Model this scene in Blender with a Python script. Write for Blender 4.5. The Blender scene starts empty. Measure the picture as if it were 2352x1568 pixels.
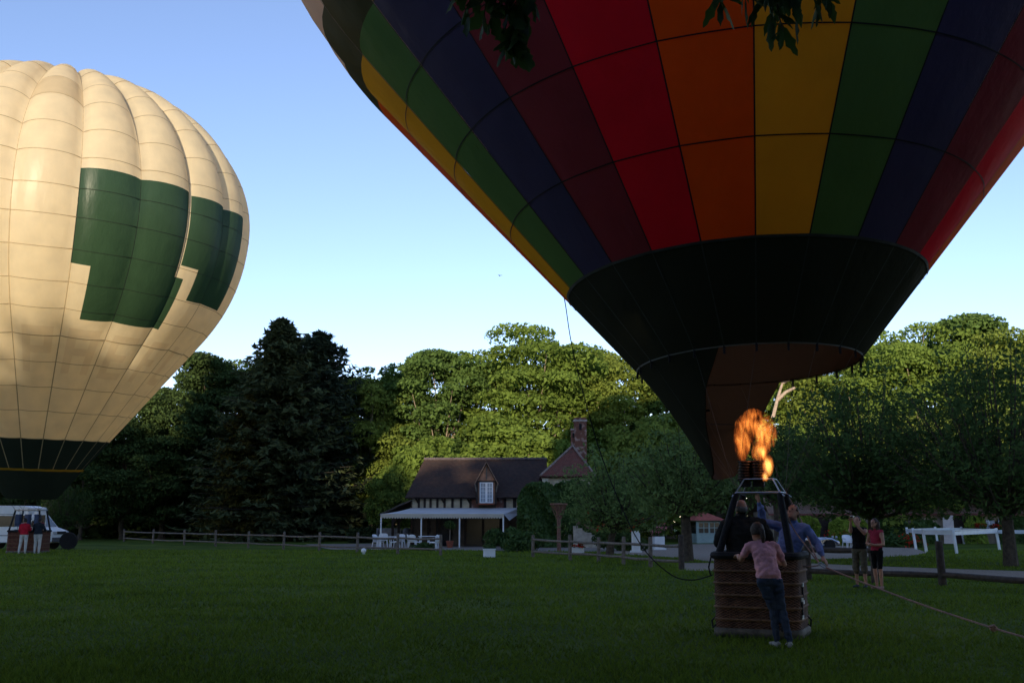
import bpy, bmesh, math, random
import numpy as np
from mathutils import Vector, Matrix
R = math.radians

# ------------------------------------------------------------------ camera, sky, sun, exposure
S = bpy.context.scene
CAM_H = 1.65
PITCH = math.atan(178.9 / 1026.6)
cam_d = bpy.data.cameras.new('camera'); cam = bpy.data.objects.new('camera', cam_d)
S.collection.objects.link(cam); S.camera = cam
cam.location = (0, 0, CAM_H); cam.rotation_euler = (math.pi / 2 + PITCH, 0, 0)
cam_d.sensor_width = 36; cam_d.lens = 36 * 1026.6 / 1024
cam_d.clip_end = 3000; cam_d.clip_start = .05

SUN_EL, SUN_AZ = 7.2, 7.0          # low evening sun behind the viewer, a little to the left
w = bpy.data.worlds.new('World'); S.world = w; w.use_nodes = True
nt = w.node_tree; nt.nodes.clear()
wo = nt.nodes.new('ShaderNodeOutputWorld'); bg = nt.nodes.new('ShaderNodeBackground')
sky = nt.nodes.new('ShaderNodeTexSky'); sky.sky_type = 'NISHITA'; sky.sun_disc = False
sky.sun_elevation = R(SUN_EL); sky.sun_rotation = R(180 + SUN_AZ)
sky.air_density = .66; sky.dust_density = .0; sky.ozone_density = 1.15; sky.altitude = 100
wb = nt.nodes.new('ShaderNodeMix'); wb.data_type = 'RGBA'; wb.blend_type = 'MULTIPLY'; wb.inputs[0].default_value = 1; wb.inputs[7].default_value = (1.07, .965, 1.06, 1)   # daylight white balance, even over the whole sky
nt.links.new(sky.outputs[0], wb.inputs[6]); nt.links.new(wb.outputs[2], bg.inputs[0]); nt.links.new(bg.outputs[0], wo.inputs[0])
bg.inputs[1].default_value = .15
sun_d = bpy.data.lights.new('sun', 'SUN'); sun_d.energy = 2.5; sun_d.angle = R(.55); sun_d.color = (1, .84, .60)
sun = bpy.data.objects.new('sun', sun_d); S.collection.objects.link(sun)
_d = Vector((math.sin(R(SUN_AZ)) * math.cos(R(SUN_EL)), math.cos(R(SUN_AZ)) * math.cos(R(SUN_EL)), -math.sin(R(SUN_EL))))
sun.rotation_euler = _d.to_track_quat('-Z', 'Y').to_euler()
S.view_settings.view_transform = 'Standard'; S.view_settings.look = 'None'
S.view_settings.exposure = 1.15; S.view_settings.gamma = 1.0
S.cycles.use_denoising = True
S.cycles.max_bounces = 12; S.cycles.diffuse_bounces = 5; S.cycles.transmission_bounces = 8
S.cycles.caustics_reflective = False; S.cycles.caustics_refractive = False
S.cycles.sample_clamp_indirect = 6

# ------------------------------------------------------------------ layout helpers (photo measured at 2352 px width)
FD, CXD, CYD = 2358.0, 1176.0, 784.0
cP, sP = math.cos(PITCH), math.sin(PITCH)
def at(x, y, Y):
    u = (x - CXD) / FD; v = (CYD - y) / FD
    d = (u, cP - v * sP, sP + v * cP); t = Y / d[1]
    return Vector((d[0] * t, Y, CAM_H + d[2] * t))
def G(x, y, z=0.0):
    u = (x - CXD) / FD; v = (CYD - y) / FD
    d = (u, cP - v * sP, sP + v * cP); t = (z - CAM_H) / d[2]
    return Vector((d[0] * t, d[1] * t, z))

# ------------------------------------------------------------------ object helpers
COL = S.collection
def tag(o, label=None, cat=None, group=None, kind=None):
    if label: o['label'] = label
    if cat: o['category'] = cat
    if group: o['group'] = group
    if kind: o['kind'] = kind
    return o
def empty(name, loc, rz=0, label=None, cat=None, group=None):
    o = bpy.data.objects.new(name, None); COL.objects.link(o)
    o.location = loc; o.rotation_euler = (0, 0, rz); o.empty_display_size = .2
    return tag(o, label, cat, group)
def link(name, me, mat=None, parent=None, loc=None, rot=None, smooth=False):
    o = bpy.data.objects.new(name, me); COL.objects.link(o)
    if mat is not None:
        if not me.materials: me.materials.append(mat)
    if parent is not None: o.parent = parent
    if loc is not None: o.location = loc
    if rot is not None: o.rotation_euler = rot
    if smooth: me.polygons.foreach_set('use_smooth', [True] * len(me.polygons))
    return o
def np_mesh(name, v, f):
    v = np.asarray(v, dtype=np.float32); f = np.asarray(f, dtype=np.int32); k = f.shape[1]
    me = bpy.data.meshes.new(name)
    me.vertices.add(len(v)); me.vertices.foreach_set('co', v.ravel())
    me.loops.add(f.size); me.loops.foreach_set('vertex_index', f.ravel())
    me.polygons.add(len(f)); me.polygons.foreach_set('loop_start', np.arange(0, f.size, k, dtype=np.int32))
    me.polygons.foreach_set('loop_total', np.full(len(f), k, dtype=np.int32))
    me.update(calc_edges=True); me.validate()
    return me
def copy_tree(o, parent=None):
    c = o.copy(); COL.objects.link(c); c.parent = parent
    for ch in list(o.children):
        copy_tree(ch, c)
    return c

class MB:
    def __init__(s): s.v = []; s.f = []
    def add(s, vs, fs):
        b = len(s.v); s.v += [tuple(p) for p in vs]; s.f += [tuple(i + b for i in q) for q in fs]; return s
    def box(s, c, d, rz=0, M=None):
        x, y, z = d[0] / 2, d[1] / 2, d[2] / 2
        vs = [Vector((a * x, b * y, e * z)) for e in (-1, 1) for a, b in ((-1, -1), (1, -1), (1, 1), (-1, 1))]
        if M is None: M = Matrix.Rotation(rz, 3, 'Z')
        c = Vector(c); vs = [M @ p + c for p in vs]
        return s.add(vs, [(3, 2, 1, 0), (4, 5, 6, 7), (0, 1, 5, 4), (1, 2, 6, 5), (2, 3, 7, 6), (3, 0, 4, 7)])
    def beam(s, p, q, w_, h_, up=(0, 0, 1)):
        p = Vector(p); q = Vector(q); a = (q - p); L = a.length; a.normalize()
        u = Vector(up); b = u.cross(a)
        if b.length < 1e-4: b = Vector((1, 0, 0)).cross(a)
        b.normalize(); c = a.cross(b)
        M = Matrix((a, b, c)).transposed()
        return s.box((p + q) / 2, (L, w_, h_), M=M)
    def tube(s, pts, rad, n=8, cap=True, flat=None):
        pts = [Vector(p) for p in pts]
        if not hasattr(rad, '__len__'): rad = [rad] * len(pts)
        b = len(s.v); N = len(pts); prev = None
        for i, p in enumerate(pts):
            t = (pts[min(i + 1, N - 1)] - pts[max(i - 1, 0)]); t.normalize()
            if prev is None:
                a = Vector((0, 0, 1)) if abs(t.z) < .9 else Vector((1, 0, 0))
                e = a.cross(t).normalized()
            else:
                e = (prev - t * prev.dot(t)).normalized()
            prev = e; g = t.cross(e); r = rad[i]
            for k in range(n):
                an = 2 * math.pi * k / n
                s.v.append(tuple(p + (e * math.cos(an) + g * math.sin(an)) * r))
        for i in range(N - 1):
            for k in range(n):
                s.f.append((b + i * n + k, b + i * n + (k + 1) % n, b + (i + 1) * n + (k + 1) % n, b + (i + 1) * n + k))
        if cap:
            s.f.append(tuple(b + k for k in range(n - 1, -1, -1))); s.f.append(tuple(b + (N - 1) * n + k for k in range(n)))
        return s
    def loft(s, rings, cap=True):
        # rings: list of (center, ax, ay, ex, ey) ; ax, ay unit vectors
        n = 14; b = len(s.v)
        for c, ax, ay, ex, ey in rings:
            c = Vector(c); ax = Vector(ax); ay = Vector(ay)
            for k in range(n):
                an = 2 * math.pi * k / n
                s.v.append(tuple(c + ax * (ex * math.cos(an)) + ay * (ey * math.sin(an))))
        for i in range(len(rings) - 1):
            for k in range(n):
                s.f.append((b + i * n + k, b + i * n + (k + 1) % n, b + (i + 1) * n + (k + 1) % n, b + (i + 1) * n + k))
        if cap:
            s.f.append(tuple(b + k for k in range(n - 1, -1, -1))); s.f.append(tuple(b + (len(rings) - 1) * n + k for k in range(n)))
        return s
    def lathe(s, prof, c=(0, 0, 0), n=16, M=None):
        b = len(s.v); c = Vector(c)
        for r, z in prof:
            for k in range(n):
                an = 2 * math.pi * k / n; p = Vector((r * math.cos(an), r * math.sin(an), z))
                if M is not None: p = M @ p
                s.v.append(tuple(p + c))
        for i in range(len(prof) - 1):
            for k in range(n):
                s.f.append((b + i * n + k, b + i * n + (k + 1) % n, b + (i + 1) * n + (k + 1) % n, b + (i + 1) * n + k))
        if prof[0][0] > 1e-4: s.f.append(tuple(b + k for k in range(n - 1, -1, -1)))
        if prof[-1][0] > 1e-4: s.f.append(tuple(b + (len(prof) - 1) * n + k for k in range(n)))
        return s
    def prism(s, poly, axis, a0, a1):
        # poly: 2D points; axis 'y': (x,z) extruded along y ; 'z': (x,y) along z ; 'x': (y,z) along x
        n = len(poly); fn = {'y': lambda p, a: (p[0], a, p[1]), 'z': lambda p, a: (p[0], p[1], a), 'x': lambda p, a: (a, p[0], p[1])}[axis]
        vs = [fn(p, a0) for p in poly] + [fn(p, a1) for p in poly]
        fs = [tuple(range(n)), tuple(range(2 * n - 1, n - 1, -1))] + [(i, i + n, (i + 1) % n + n, (i + 1) % n) for i in range(n)]
        return s.add(vs, fs)
    def mesh(s, name):
        me = bpy.data.meshes.new(name); me.from_pydata(s.v, [], s.f); me.update()
        bm = bmesh.new(); bm.from_mesh(me); bmesh.ops.recalc_face_normals(bm, faces=bm.faces); bm.to_mesh(me); bm.free()
        return me
    def build(s, name, mat, parent=None, loc=None, rot=None, smooth=False, bevel=0):
        o = link(name, s.mesh(name), mat, parent, loc, rot, smooth)
        if smooth:
            m = o.modifiers.new('edges', 'EDGE_SPLIT'); m.split_angle = R(42)
        if bevel:
            m = o.modifiers.new('bevel', 'BEVEL'); m.width = bevel; m.segments = 2; m.limit_method = 'ANGLE'; m.angle_limit = R(40)
        return o

# ------------------------------------------------------------------ materials
_M = {}
def nodes(name):
    m = bpy.data.materials.new(name); m.use_nodes = True; t = m.node_tree; t.nodes.clear()
    o = t.nodes.new('ShaderNodeOutputMaterial'); return m, t, o
def N(t, typ, **kw):
    n = t.nodes.new(typ)
    for k, v in kw.items(): setattr(n, k, v)
    return n
def L(t, a, b): t.links.new(a, b)
def ramp(t, fac, stops):
    r = N(t, 'ShaderNodeValToRGB'); e = r.color_ramp.elements
    while len(e) < len(stops): e.new(.5)
    for i, (p, c) in enumerate(stops): e[i].position = p; e[i].color = (*c[:3], 1)
    L(t, fac, r.inputs[0]); return r.outputs[0]
def mat(name, col, rough=.7, var=.18, scale=6.0, bump=.0, bscale=40.0, metal=0.0, col2=None, spec=.3):
    """procedural surface: two-tone noise, fine relief"""
    if name in _M: return _M[name]
    m, t, o = nodes(name); p = N(t, 'ShaderNodeBsdfPrincipled'); L(t, p.outputs[0], o.inputs[0])
    tc = N(t, 'ShaderNodeTexCoord'); nz = N(t, 'ShaderNodeTexNoise'); nz.inputs['Scale'].default_value = scale; nz.inputs['Detail'].default_value = 6
    L(t, tc.outputs['Object'], nz.inputs['Vector'])
    c2 = col2 or tuple(c * (1 - var * 1.6) for c in col); c1 = tuple(min(1, c * (1 + var)) for c in col)
    L(t, ramp(t, nz.outputs['Fac'], [(.3, c2), (.7, c1)]), p.inputs['Base Color'])
    p.inputs['Roughness'].default_value = rough; p.inputs['Metallic'].default_value = metal
    p.inputs['Specular IOR Level'].default_value = spec
    if bump:
        b = N(t, 'ShaderNodeBump'); b.inputs['Strength'].default_value = bump; b.inputs['Distance'].default_value = .02
        n2 = N(t, 'ShaderNodeTexNoise'); n2.inputs['Scale'].default_value = bscale; n2.inputs['Detail'].default_value = 4
        L(t, tc.outputs['Object'], n2.inputs['Vector']); L(t, n2.outputs['Fac'], b.inputs['Height']); L(t, b.outputs[0], p.inputs['Normal'])
    _M[name] = m; return m
def leafmat(name, col, col2, trans=.3, gloss=0.0, nscale=.35):
    if name in _M: return _M[name]
    m, t, o = nodes(name)
    g = N(t, 'ShaderNodeNewGeometry'); tc = N(t, 'ShaderNodeTexCoord'); oi = N(t, 'ShaderNodeObjectInfo')
    nz = N(t, 'ShaderNodeTexNoise'); nz.inputs['Scale'].default_value = nscale; nz.inputs['Detail'].default_value = 3
    L(t, tc.outputs['Object'], nz.inputs['Vector'])
    a = N(t, 'ShaderNodeMath', operation='MULTIPLY_ADD'); L(t, g.outputs['Random Per Island'], a.inputs[0]); a.inputs[1].default_value = .5
    L(t, nz.outputs['Fac'], a.inputs[2])
    b = N(t, 'ShaderNodeMath', operation='MULTIPLY_ADD'); L(t, oi.outputs['Random'], b.inputs[0]); b.inputs[1].default_value = .3; L(t, a.outputs[0], b.inputs[2])
    c = ramp(t, b.outputs[0], [(.45, col2), (1.15 / 1.2, col)])
    d = N(t, 'ShaderNodeBsdfDiffuse'); tr = N(t, 'ShaderNodeBsdfTranslucent'); mx = N(t, 'ShaderNodeMixShader')
    L(t, c, d.inputs[0]); L(t, c, tr.inputs[0]); mx.inputs[0].default_value = trans
    L(t, d.outputs[0], mx.inputs[1]); L(t, tr.outputs[0], mx.inputs[2])
    out = mx.outputs[0]
    if gloss:
        gl = N(t, 'ShaderNodeBsdfGlossy'); gl.inputs['Roughness'].default_value = .45; gl.inputs[0].default_value = (.8, .85, .8, 1)
        m2 = N(t, 'ShaderNodeMixShader'); m2.inputs[0].default_value = gloss; L(t, out, m2.inputs[1]); L(t, gl.outputs[0], m2.inputs[2]); out = m2.outputs[0]
    L(t, out, o.inputs[0]); _M[name] = m; return m
def cloth(name, col, trans=.4, rough_var=.06, scale=1.2, bump=.4, gloss=.02, stain=0.0):
    """thin balloon fabric: part of the light passes through"""
    if name in _M: return _M[name]
    m, t, o = nodes(name); tc = N(t, 'ShaderNodeTexCoord')
    nz = N(t, 'ShaderNodeTexNoise'); nz.inputs['Scale'].default_value = scale; nz.inputs['Detail'].default_value = 5; L(t, tc.outputs['Object'], nz.inputs['Vector'])
    c1 = tuple(min(1, c * (1 + rough_var)) for c in col); c2 = tuple(c * (1 - rough_var) for c in col)
    c = ramp(t, nz.outputs['Fac'], [(.3, c2), (.7, c1)])
    d = N(t, 'ShaderNodeBsdfDiffuse'); tr = N(t, 'ShaderNodeBsdfTranslucent'); mx = N(t, 'ShaderNodeMixShader'); mx.inputs[0].default_value = trans
    gm_ = N(t, 'ShaderNodeGamma'); gm_.inputs[1].default_value = 1.5; L(t, c, gm_.inputs[0])
    L(t, c, d.inputs[0]); L(t, gm_.outputs[0], tr.inputs[0]); L(t, d.outputs[0], mx.inputs[1]); L(t, tr.outputs[0], mx.inputs[2])
    b = N(t, 'ShaderNodeBump'); b.inputs['Strength'].default_value = bump; b.inputs['Distance'].default_value = .11
    n2 = N(t, 'ShaderNodeTexNoise'); n2.inputs['Scale'].default_value = 1.6; n2.inputs['Detail'].default_value = 5; n2.inputs['Roughness'].default_value = .55
    mp = N(t, 'ShaderNodeMapping'); mp.inputs['Scale'].default_value = (1.0, 1.0, .35); L(t, tc.outputs['Object'], mp.inputs[0]); L(t, mp.outputs[0], n2.inputs['Vector'])
    L(t, n2.outputs['Fac'], b.inputs['Height']); L(t, b.outputs[0], d.inputs['Normal'])
    gl = N(t, 'ShaderNodeBsdfGlossy'); gl.inputs['Roughness'].default_value = .38; L(t, b.outputs[0], gl.inputs['Normal'])
    m2 = N(t, 'ShaderNodeMixShader'); m2.inputs[0].default_value = gloss; L(t, mx.outputs[0], m2.inputs[1]); L(t, gl.outputs[0], m2.inputs[2])
    L(t, m2.outputs[0], o.inputs[0]); _M[name] = m; return m

WOOD = mat('weathered_wood', (.17, .14, .115), .85, .25, 9, .5, 60)
WOOD_DK = mat('dark_wood', (.07, .055, .045), .85, .25, 9, .5, 60)
TIMBER = mat('timber_beam', (.035, .024, .018), .8, .3, 8, .4, 50)
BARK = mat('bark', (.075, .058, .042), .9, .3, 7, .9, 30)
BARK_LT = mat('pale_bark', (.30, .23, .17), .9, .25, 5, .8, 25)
WHITE = mat('white_paint', (.78, .79, .80), .45, .05, 3)
PLASTIC = mat('white_plastic', (.80, .80, .82), .35, .03, 3)
WIRE = mat('wire', (.06, .06, .065), .6, .1)
STEEL = mat('steel', (.40, .40, .41), .32, .08, 12, metal=1)
BLACK = mat('black_padding', (.012, .012, .014), .75, .3, 14, .4, 60)
GLASS = mat('dark_glass', (.012, .014, .02), .12, .1, 2, spec=.3)
RUBBER = mat('rubber', (.014, .014, .015), .8, .2, 12)
RED_FL = leafmat('red_petals', (.55, .03, .025), (.30, .012, .015), .25, nscale=3)
PINK_FL = leafmat('pink_petals', (.6, .22, .25), (.4, .08, .1), .25, nscale=3)
TERRA = mat('terracotta', (.30, .085, .05), .8, .2, 8)
PLASTER = mat('cream_plaster', (.46, .38, .26), .9, .16, 3, .3, 20)
rng = np.random.default_rng(7)

# ------------------------------------------------------------------ ground, gravel, terrace
def ground_material():
    m, t, o = nodes('lawn'); p = N(t, 'ShaderNodeBsdfPrincipled'); L(t, p.outputs[0], o.inputs[0]); p.inputs['Roughness'].default_value = .95
    p.inputs['Specular IOR Level'].default_value = .1
    tc = N(t, 'ShaderNodeTexCoord')
    a = N(t, 'ShaderNodeTexNoise'); a.inputs['Scale'].default_value = .34; a.inputs['Detail'].default_value = 5; L(t, tc.outputs['Object'], a.inputs['Vector'])
    b = N(t, 'ShaderNodeTexNoise'); b.inputs['Scale'].default_value = 9; b.inputs['Detail'].default_value = 8; b.inputs['Roughness'].default_value = .75; L(t, tc.outputs['Object'], b.inputs['Vector'])
    mx = N(t, 'ShaderNodeMath', operation='MULTIPLY_ADD'); L(t, b.outputs['Fac'], mx.inputs[0]); mx.inputs[1].default_value = .42
    h = N(t, 'ShaderNodeMath', operation='MULTIPLY'); L(t, a.outputs['Fac'], h.inputs[0]); h.inputs[1].default_value = .62; L(t, h.outputs[0], mx.inputs[2])
    L(t, ramp(t, mx.outputs[0], [(.33, (.018, .030, .005)), (.45, (.050, .084, .011)), (.57, (.088, .132, .018)), (.66, (.125, .155, .026)), (.78, (.160, .140, .040))]), p.inputs['Base Color'])
    bp = N(t, 'ShaderNodeBump'); bp.inputs['Strength'].default_value = .9; bp.inputs['Distance'].default_value = .05
    c = N(t, 'ShaderNodeTexNoise'); c.inputs['Scale'].default_value = 24; c.inputs['Detail'].default_value = 6; L(t, tc.outputs['Object'], c.inputs['Vector'])
    L(t, c.outputs['Fac'], bp.inputs['Height']); L(t, bp.outputs[0], p.inputs['Normal'])
    return m
LAWN = ground_material()
gm = MB().add([(-700, -400, 0), (700, -400, 0), (700, 900, 0), (-700, 900, 0)], [(0, 1, 2, 3)])
tag(gm.build('lawn', LAWN), 'shaded mown lawn spreading across the whole foreground', kind='structure')
GRAVEL = mat('gravel', (.36, .285, .225), .95, .28, 14, .8, 90)
GRAVEL_PX = []
def sheet(name, px, z, m, label):
    GRAVEL_PX.append(px)
    pts = [G(x, y, z) for x, y in px]
    o = MB().add(pts, [tuple(range(len(pts)))]).build(name, m); return tag(o, label, kind='structure')
sheet('gravel_yard', [(1396, 1262), (1440, 1254), (1560, 1249), (1700, 1248), (1800, 1251), (1960, 1253), (2085, 1254), (2112, 1262), (2130, 1269), (2090, 1276), (1985, 1281), (1850, 1284), (1700, 1291), (1640, 1290), (1570, 1281), (1480, 1275), (1400, 1271)], .004, GRAVEL, 'pale gravel yard in front of the ivy covered house')
sheet('gravel_path', [(1560, 1292), (1860, 1293), (2000, 1299), (2200, 1306), (2420, 1313), (2420, 1340), (2200, 1327), (2000, 1318), (1860, 1313), (1560, 1309)], .004, GRAVEL, 'gravel path running behind the low brown rail fence')
sheet('terrace', [(700, 1249), (1000, 1246), (1215, 1247), (1420, 1258), (1420, 1266), (1215, 1265), (1000, 1262), (760, 1261)], .008, mat('terrace_paving', (.26, .22, .19), .9, .25, 3, .4, 20), 'paved terrace under the awning of the half timbered house')

# grass blades (nobody could count them)
def grass():
    n = 190000
    u = rng.random(n); Y = 9.5 + 50 * u ** 2.1
    X = (rng.random(n) - .5) * 2 * (Y * .54 + 1)
    patch = np.sin(X * .9 + 1.3 * np.sin(Y * .5)) * np.sin(Y * .7 + np.sin(X * .6)) * .5 + .5
    hgt = (.025 + .045 * rng.random(n)) * (.6 + .8 * patch) * (1 + Y * .012)
    ang = rng.random(n) * 2 * np.pi; lean = rng.normal(size=(n, 2)) * hgt[:, None] * .6
    wd = .0045 + .00042 * Y
    for poly in GRAVEL_PX:
        P = np.array([tuple(G(a, b))[:2] for a, b in poly]); ins = np.zeros(n, bool); q = np.roll(P, -1, 0)
        for (x0, y0), (x1, y1) in zip(P, q):
            ins ^= ((y0 > Y) != (y1 > Y)) & (X < (x1 - x0) * (Y - y0) / (y1 - y0 + 1e-12) + x0)
        hgt[ins] = 0.0005
    base = np.stack([X, Y, np.zeros(n)], 1); d = np.stack([np.cos(ang), np.sin(ang), np.zeros(n)], 1) * wd[:, None]
    tip = base + np.stack([lean[:, 0], lean[:, 1], hgt], 1)
    v = np.stack([base - d, base + d, tip], 1).reshape(-1, 3)
    me = np_mesh('grass', v, np.arange(3 * n).reshape(-1, 3))
    gmat = leafmat('grass_blades', (.165, .235, .030), (.030, .054, .007), .3, nscale=.4)
    tag(link('grass', me, gmat), 'short green grass blades of the lawn', 'grass', kind='stuff')
grass()

# ------------------------------------------------------------------ foliage generators
def cloud(r, cen, rad, n, size, up=.45, aspect=.6, shell=.62, dome=.0):
    """n leaf-sized diamonds spread through blobs"""
    cen = np.asarray(cen, float); rad = np.asarray(rad, float)
    wgt = (rad ** 2).sum(1); i = r.choice(len(cen), n, p=wgt / wgt.sum())
    d = r.normal(size=(n, 3)); d /= np.linalg.norm(d, axis=1)[:, None]
    if dome: d[:, 2] = np.where(r.random(n) < dome, np.abs(d[:, 2]), d[:, 2])
    rr = shell + (1.05 - shell) * r.random(n) ** .7
    p = cen[i] + d * rad[i] * rr[:, None]
    nn = d * .7 + r.normal(size=(n, 3)) * .6; nn[:, 2] += up; nn /= np.linalg.norm(nn, axis=1)[:, None]
    return leaves_at(r, p, nn, size, aspect)
def leaves_at(r, p, nn, size, aspect=.55, tdir=None):
    n = len(p)
    t = r.normal(size=(n, 3)) if tdir is None else tdir + r.normal(size=(n, 3)) * .35
    t -= nn * (t * nn).sum(1)[:, None]; t /= np.linalg.norm(t, axis=1)[:, None] + 1e-9
    b = np.cross(nn, t); s = size * (.45 + 1.1 * r.random(n) ** 1.5)[:, None]
    fold = nn * s * .18
    v = np.stack([p - t * s, p + b * s * aspect - fold, p + t * s, p - b * s * aspect - fold], 1).reshape(-1, 3)
    return v
def quads_mesh(name, v): return np_mesh(name, v, np.arange(len(v)).reshape(-1, 4))

def deciduous(seed, H, W, th, nb, br, nl, leaf, tr=.28, lean=0, flatz=.62, lowfill=.0, uneven=.25):
    r = np.random.default_rng(seed)
    cz = th + (H - th) * .52; rz = (H - th) * .5; rx = W / 2
    cen = []; rad = []
    while len(cen) < nb:
        d = r.normal(size=3); d /= np.linalg.norm(d)
        if d[2] < -.95: continue
        q = (.3 + .7 * r.random() ** .5)
        sc = 1 + uneven * (r.random() - .6)
        s = br * (.65 + .8 * r.random())
        c = np.array([d[0] * rx * q * sc, d[1] * rx * q * sc, cz + d[2] * rz * q])
        c[:2] *= max(.1, 1 - s * .35 / rx); c[2] = min(c[2], H - s * flatz * .7)
        cen.append(c); rad.append([s, s, s * flatz])
    v = cloud(r, cen, rad, nl, leaf, dome=.62)
    crown = quads_mesh('crown', v)
    t = MB(); top = Vector((lean, 0, cz + rz * .35))
    pts = [Vector((0, 0, -.15)), Vector((0, 0, .3)), Vector((lean * .2, .05, th * .6)), Vector((lean * .5, -.05, th * 1.1)), Vector((lean * .8, 0, cz)), top]
    t.tube(pts, [tr * 1.5, tr * 1.1, tr, tr * .85, tr * .5, tr * .2], 9)
    for k in range(min(nb, 26)):
        c = Vector(cen[k]); z0 = th * .75 + (c.z - th * .75) * .35; z0 = max(th * .55, min(z0, cz))
        f = min(1, z0 / cz); st = Vector((lean * f * .8, 0, z0)); mid = st.lerp(c, .5) + Vector((0, 0, -.12 * (c - st).length + .1)) + Vector(r.normal(size=3) * .15)
        t.tube([st, mid, c], [tr * .42, tr * .25, tr * .07], 6)
    return t.mesh('trunk'), crown
def conifer(seed, H, Rm, nb, per, leaf, power=.85, z0=.04, droop=.28):
    r = np.random.default_rng(seed); P = []; T = []; t = MB()
    t.tube([(0, 0, -.1), (0, 0, H * .5), (0, 0, H * .97)], [.32, .2, .03], 8)
    for i in range(nb):
        f = z0 + (1 - z0) * (i + r.random()) / nb; z = f * H
        Rz = Rm * (1 - f) ** power * (.55 + .6 * r.random()) + .18; a = r.random() * 2 * math.pi
        L_ = np.linspace(.08, 1, per); out = np.array([math.cos(a), math.sin(a), 0.]); side = np.array([-out[1], out[0], 0.])
        zz = z + Rz * (.10 * L_ - droop * (1.2 - f) * L_ ** 2 + .16 * L_ ** 5)
        base = out[None] * (Rz * L_)[:, None]; base[:, 2] = zz
        sp = (r.random(per) - .5) * 2 * (.10 + .34 * Rz * (1 - L_) ** .8 * .8)
        pt = base + side[None] * sp[:, None]; pt[:, 2] -= np.abs(sp) * .25 + r.random(per) * .22
        P.append(pt); T.append(out[None] * .8 + side[None] * np.sign(sp)[:, None] * .7 + np.array([0, 0, -.35])[None])
        if i % 3 == 0: t.tube([(0, 0, z), tuple(base[per // 2]), tuple(base[-1])], [.05, .035, .012], 5)
    P = np.concatenate(P); T = np.concatenate(T); nn = r.normal(size=P.shape) * .5; nn[:, 2] += .8; nn /= np.linalg.norm(nn, axis=1)[:, None]
    return t.mesh('trunk'), quads_mesh('crown', leaves_at(r, P, nn, leaf, .3, T))
def upright(seed, H, W, th, nbr, per, leaf, tr=.2, lean=0):
    """orchard tree: steeply rising branches with leaves along them"""
    r = np.random.default_rng(seed); t = MB(); P = []
    t.tube([(0, 0, -.1), (lean * .3, 0, th * .6), (lean, 0, th)], [tr * 1.35, tr, tr * .9], 9)
    for i in range(nbr):
        a = 2 * math.pi * (i + r.random()) / nbr * 2.618; f = .15 + .85 * r.random() ** .7
        tip = Vector((lean + math.cos(a) * W / 2 * f, math.sin(a) * W / 2 * f, th + (H - th) * (1 - .55 * f ** 1.6) * (.55 + .5 * r.random())))
        if i % 4 == 0: tip.z = th + (tip.z - th) * .35
        st = Vector((lean, 0, th * (.75 + .3 * r.random()))); mid = st.lerp(tip, .5); mid.x += (tip.x - st.x) * .15; mid.y += (tip.y - st.y) * .15
        t.tube([st, mid, tip], [tr * .32, tr * .16, .008], 6)
        for k in range(per):
            s = .2 + .85 * r.random() ** .8; q = (st.lerp(mid, s * 2) if s < .5 else mid.lerp(tip, s * 2 - 1))
            sp = .28 * (1.25 - s) * W * .35 + .12
            if k % 14 == 0 or k == 0: off = r.normal(size=3) * np.array([sp, sp, sp * .8]); qc = np.array(q)
            P.append(qc + off + r.normal(size=3) * np.array([.22, .22, .13]) * (.6 + .4 * W / 8))
    P = np.array(P); P = P[P[:, 2] > th * .78]; nn = r.normal(size=P.shape); nn[:, 2] += .4; nn /= np.linalg.norm(nn, axis=1)[:, None]
    return t.mesh('trunk'), quads_mesh('crown', leaves_at(r, P, nn, leaf, .42))
def bush_mesh(seed, W, D, H, nb, nl, leaf, br=None):
    r = np.random.default_rng(seed); br = br or H * .35; cen = []; rad = []
    for k in range(nb):
        a = r.random() * 6.28; q = r.random() ** .5; s = br * (.7 + .6 * r.random())
        cen.append([math.cos(a) * W / 2 * q * .85, math.sin(a) * D / 2 * q * .85, s * .5 + (H - 1.2 * s) * r.random() * (1 - .5 * q)]); rad.append([s, s, s * .8])
    v = cloud(r, cen, rad, nl, leaf); v[:, 2] = np.maximum(v[:, 2], .01)
    t = MB()
    for k in range(min(nb, 6)): t.tube([(0, 0, 0), tuple(np.array(cen[k]) * .5), tuple(cen[k])], [.05, .035, .015], 5)
    return t.mesh('stem'), quads_mesh('foliage', v)

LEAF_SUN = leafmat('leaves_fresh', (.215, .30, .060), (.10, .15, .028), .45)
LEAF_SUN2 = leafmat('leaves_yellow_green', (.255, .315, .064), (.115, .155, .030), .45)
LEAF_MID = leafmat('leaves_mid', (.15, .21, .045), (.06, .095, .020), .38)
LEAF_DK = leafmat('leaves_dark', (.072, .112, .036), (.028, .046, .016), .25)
LEAF_ORCH = leafmat('leaves_orchard', (.090, .145, .045), (.030, .052, .018), .36)
LEAF_OLIVE = leafmat('leaves_olive', (.19, .27, .09), (.065, .10, .034), .36)
NEEDLE = leafmat('needles_dark', (.085, .105, .048), (.034, .044, .022), .15)
NEEDLE2 = leafmat('needles_blue', (.075, .10, .058), (.030, .042, .026), .15)
IVY = leafmat('ivy_leaves', (.062, .115, .026), (.018, .038, .009), .25, .02, nscale=1.5)
IVY_LT = leafmat('ivy_sun_tint', (.24, .32, .05), (.08, .13, .022), .3, .0, nscale=1.5)  # light green, raised further to stand in for sun on the wall ivy

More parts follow.
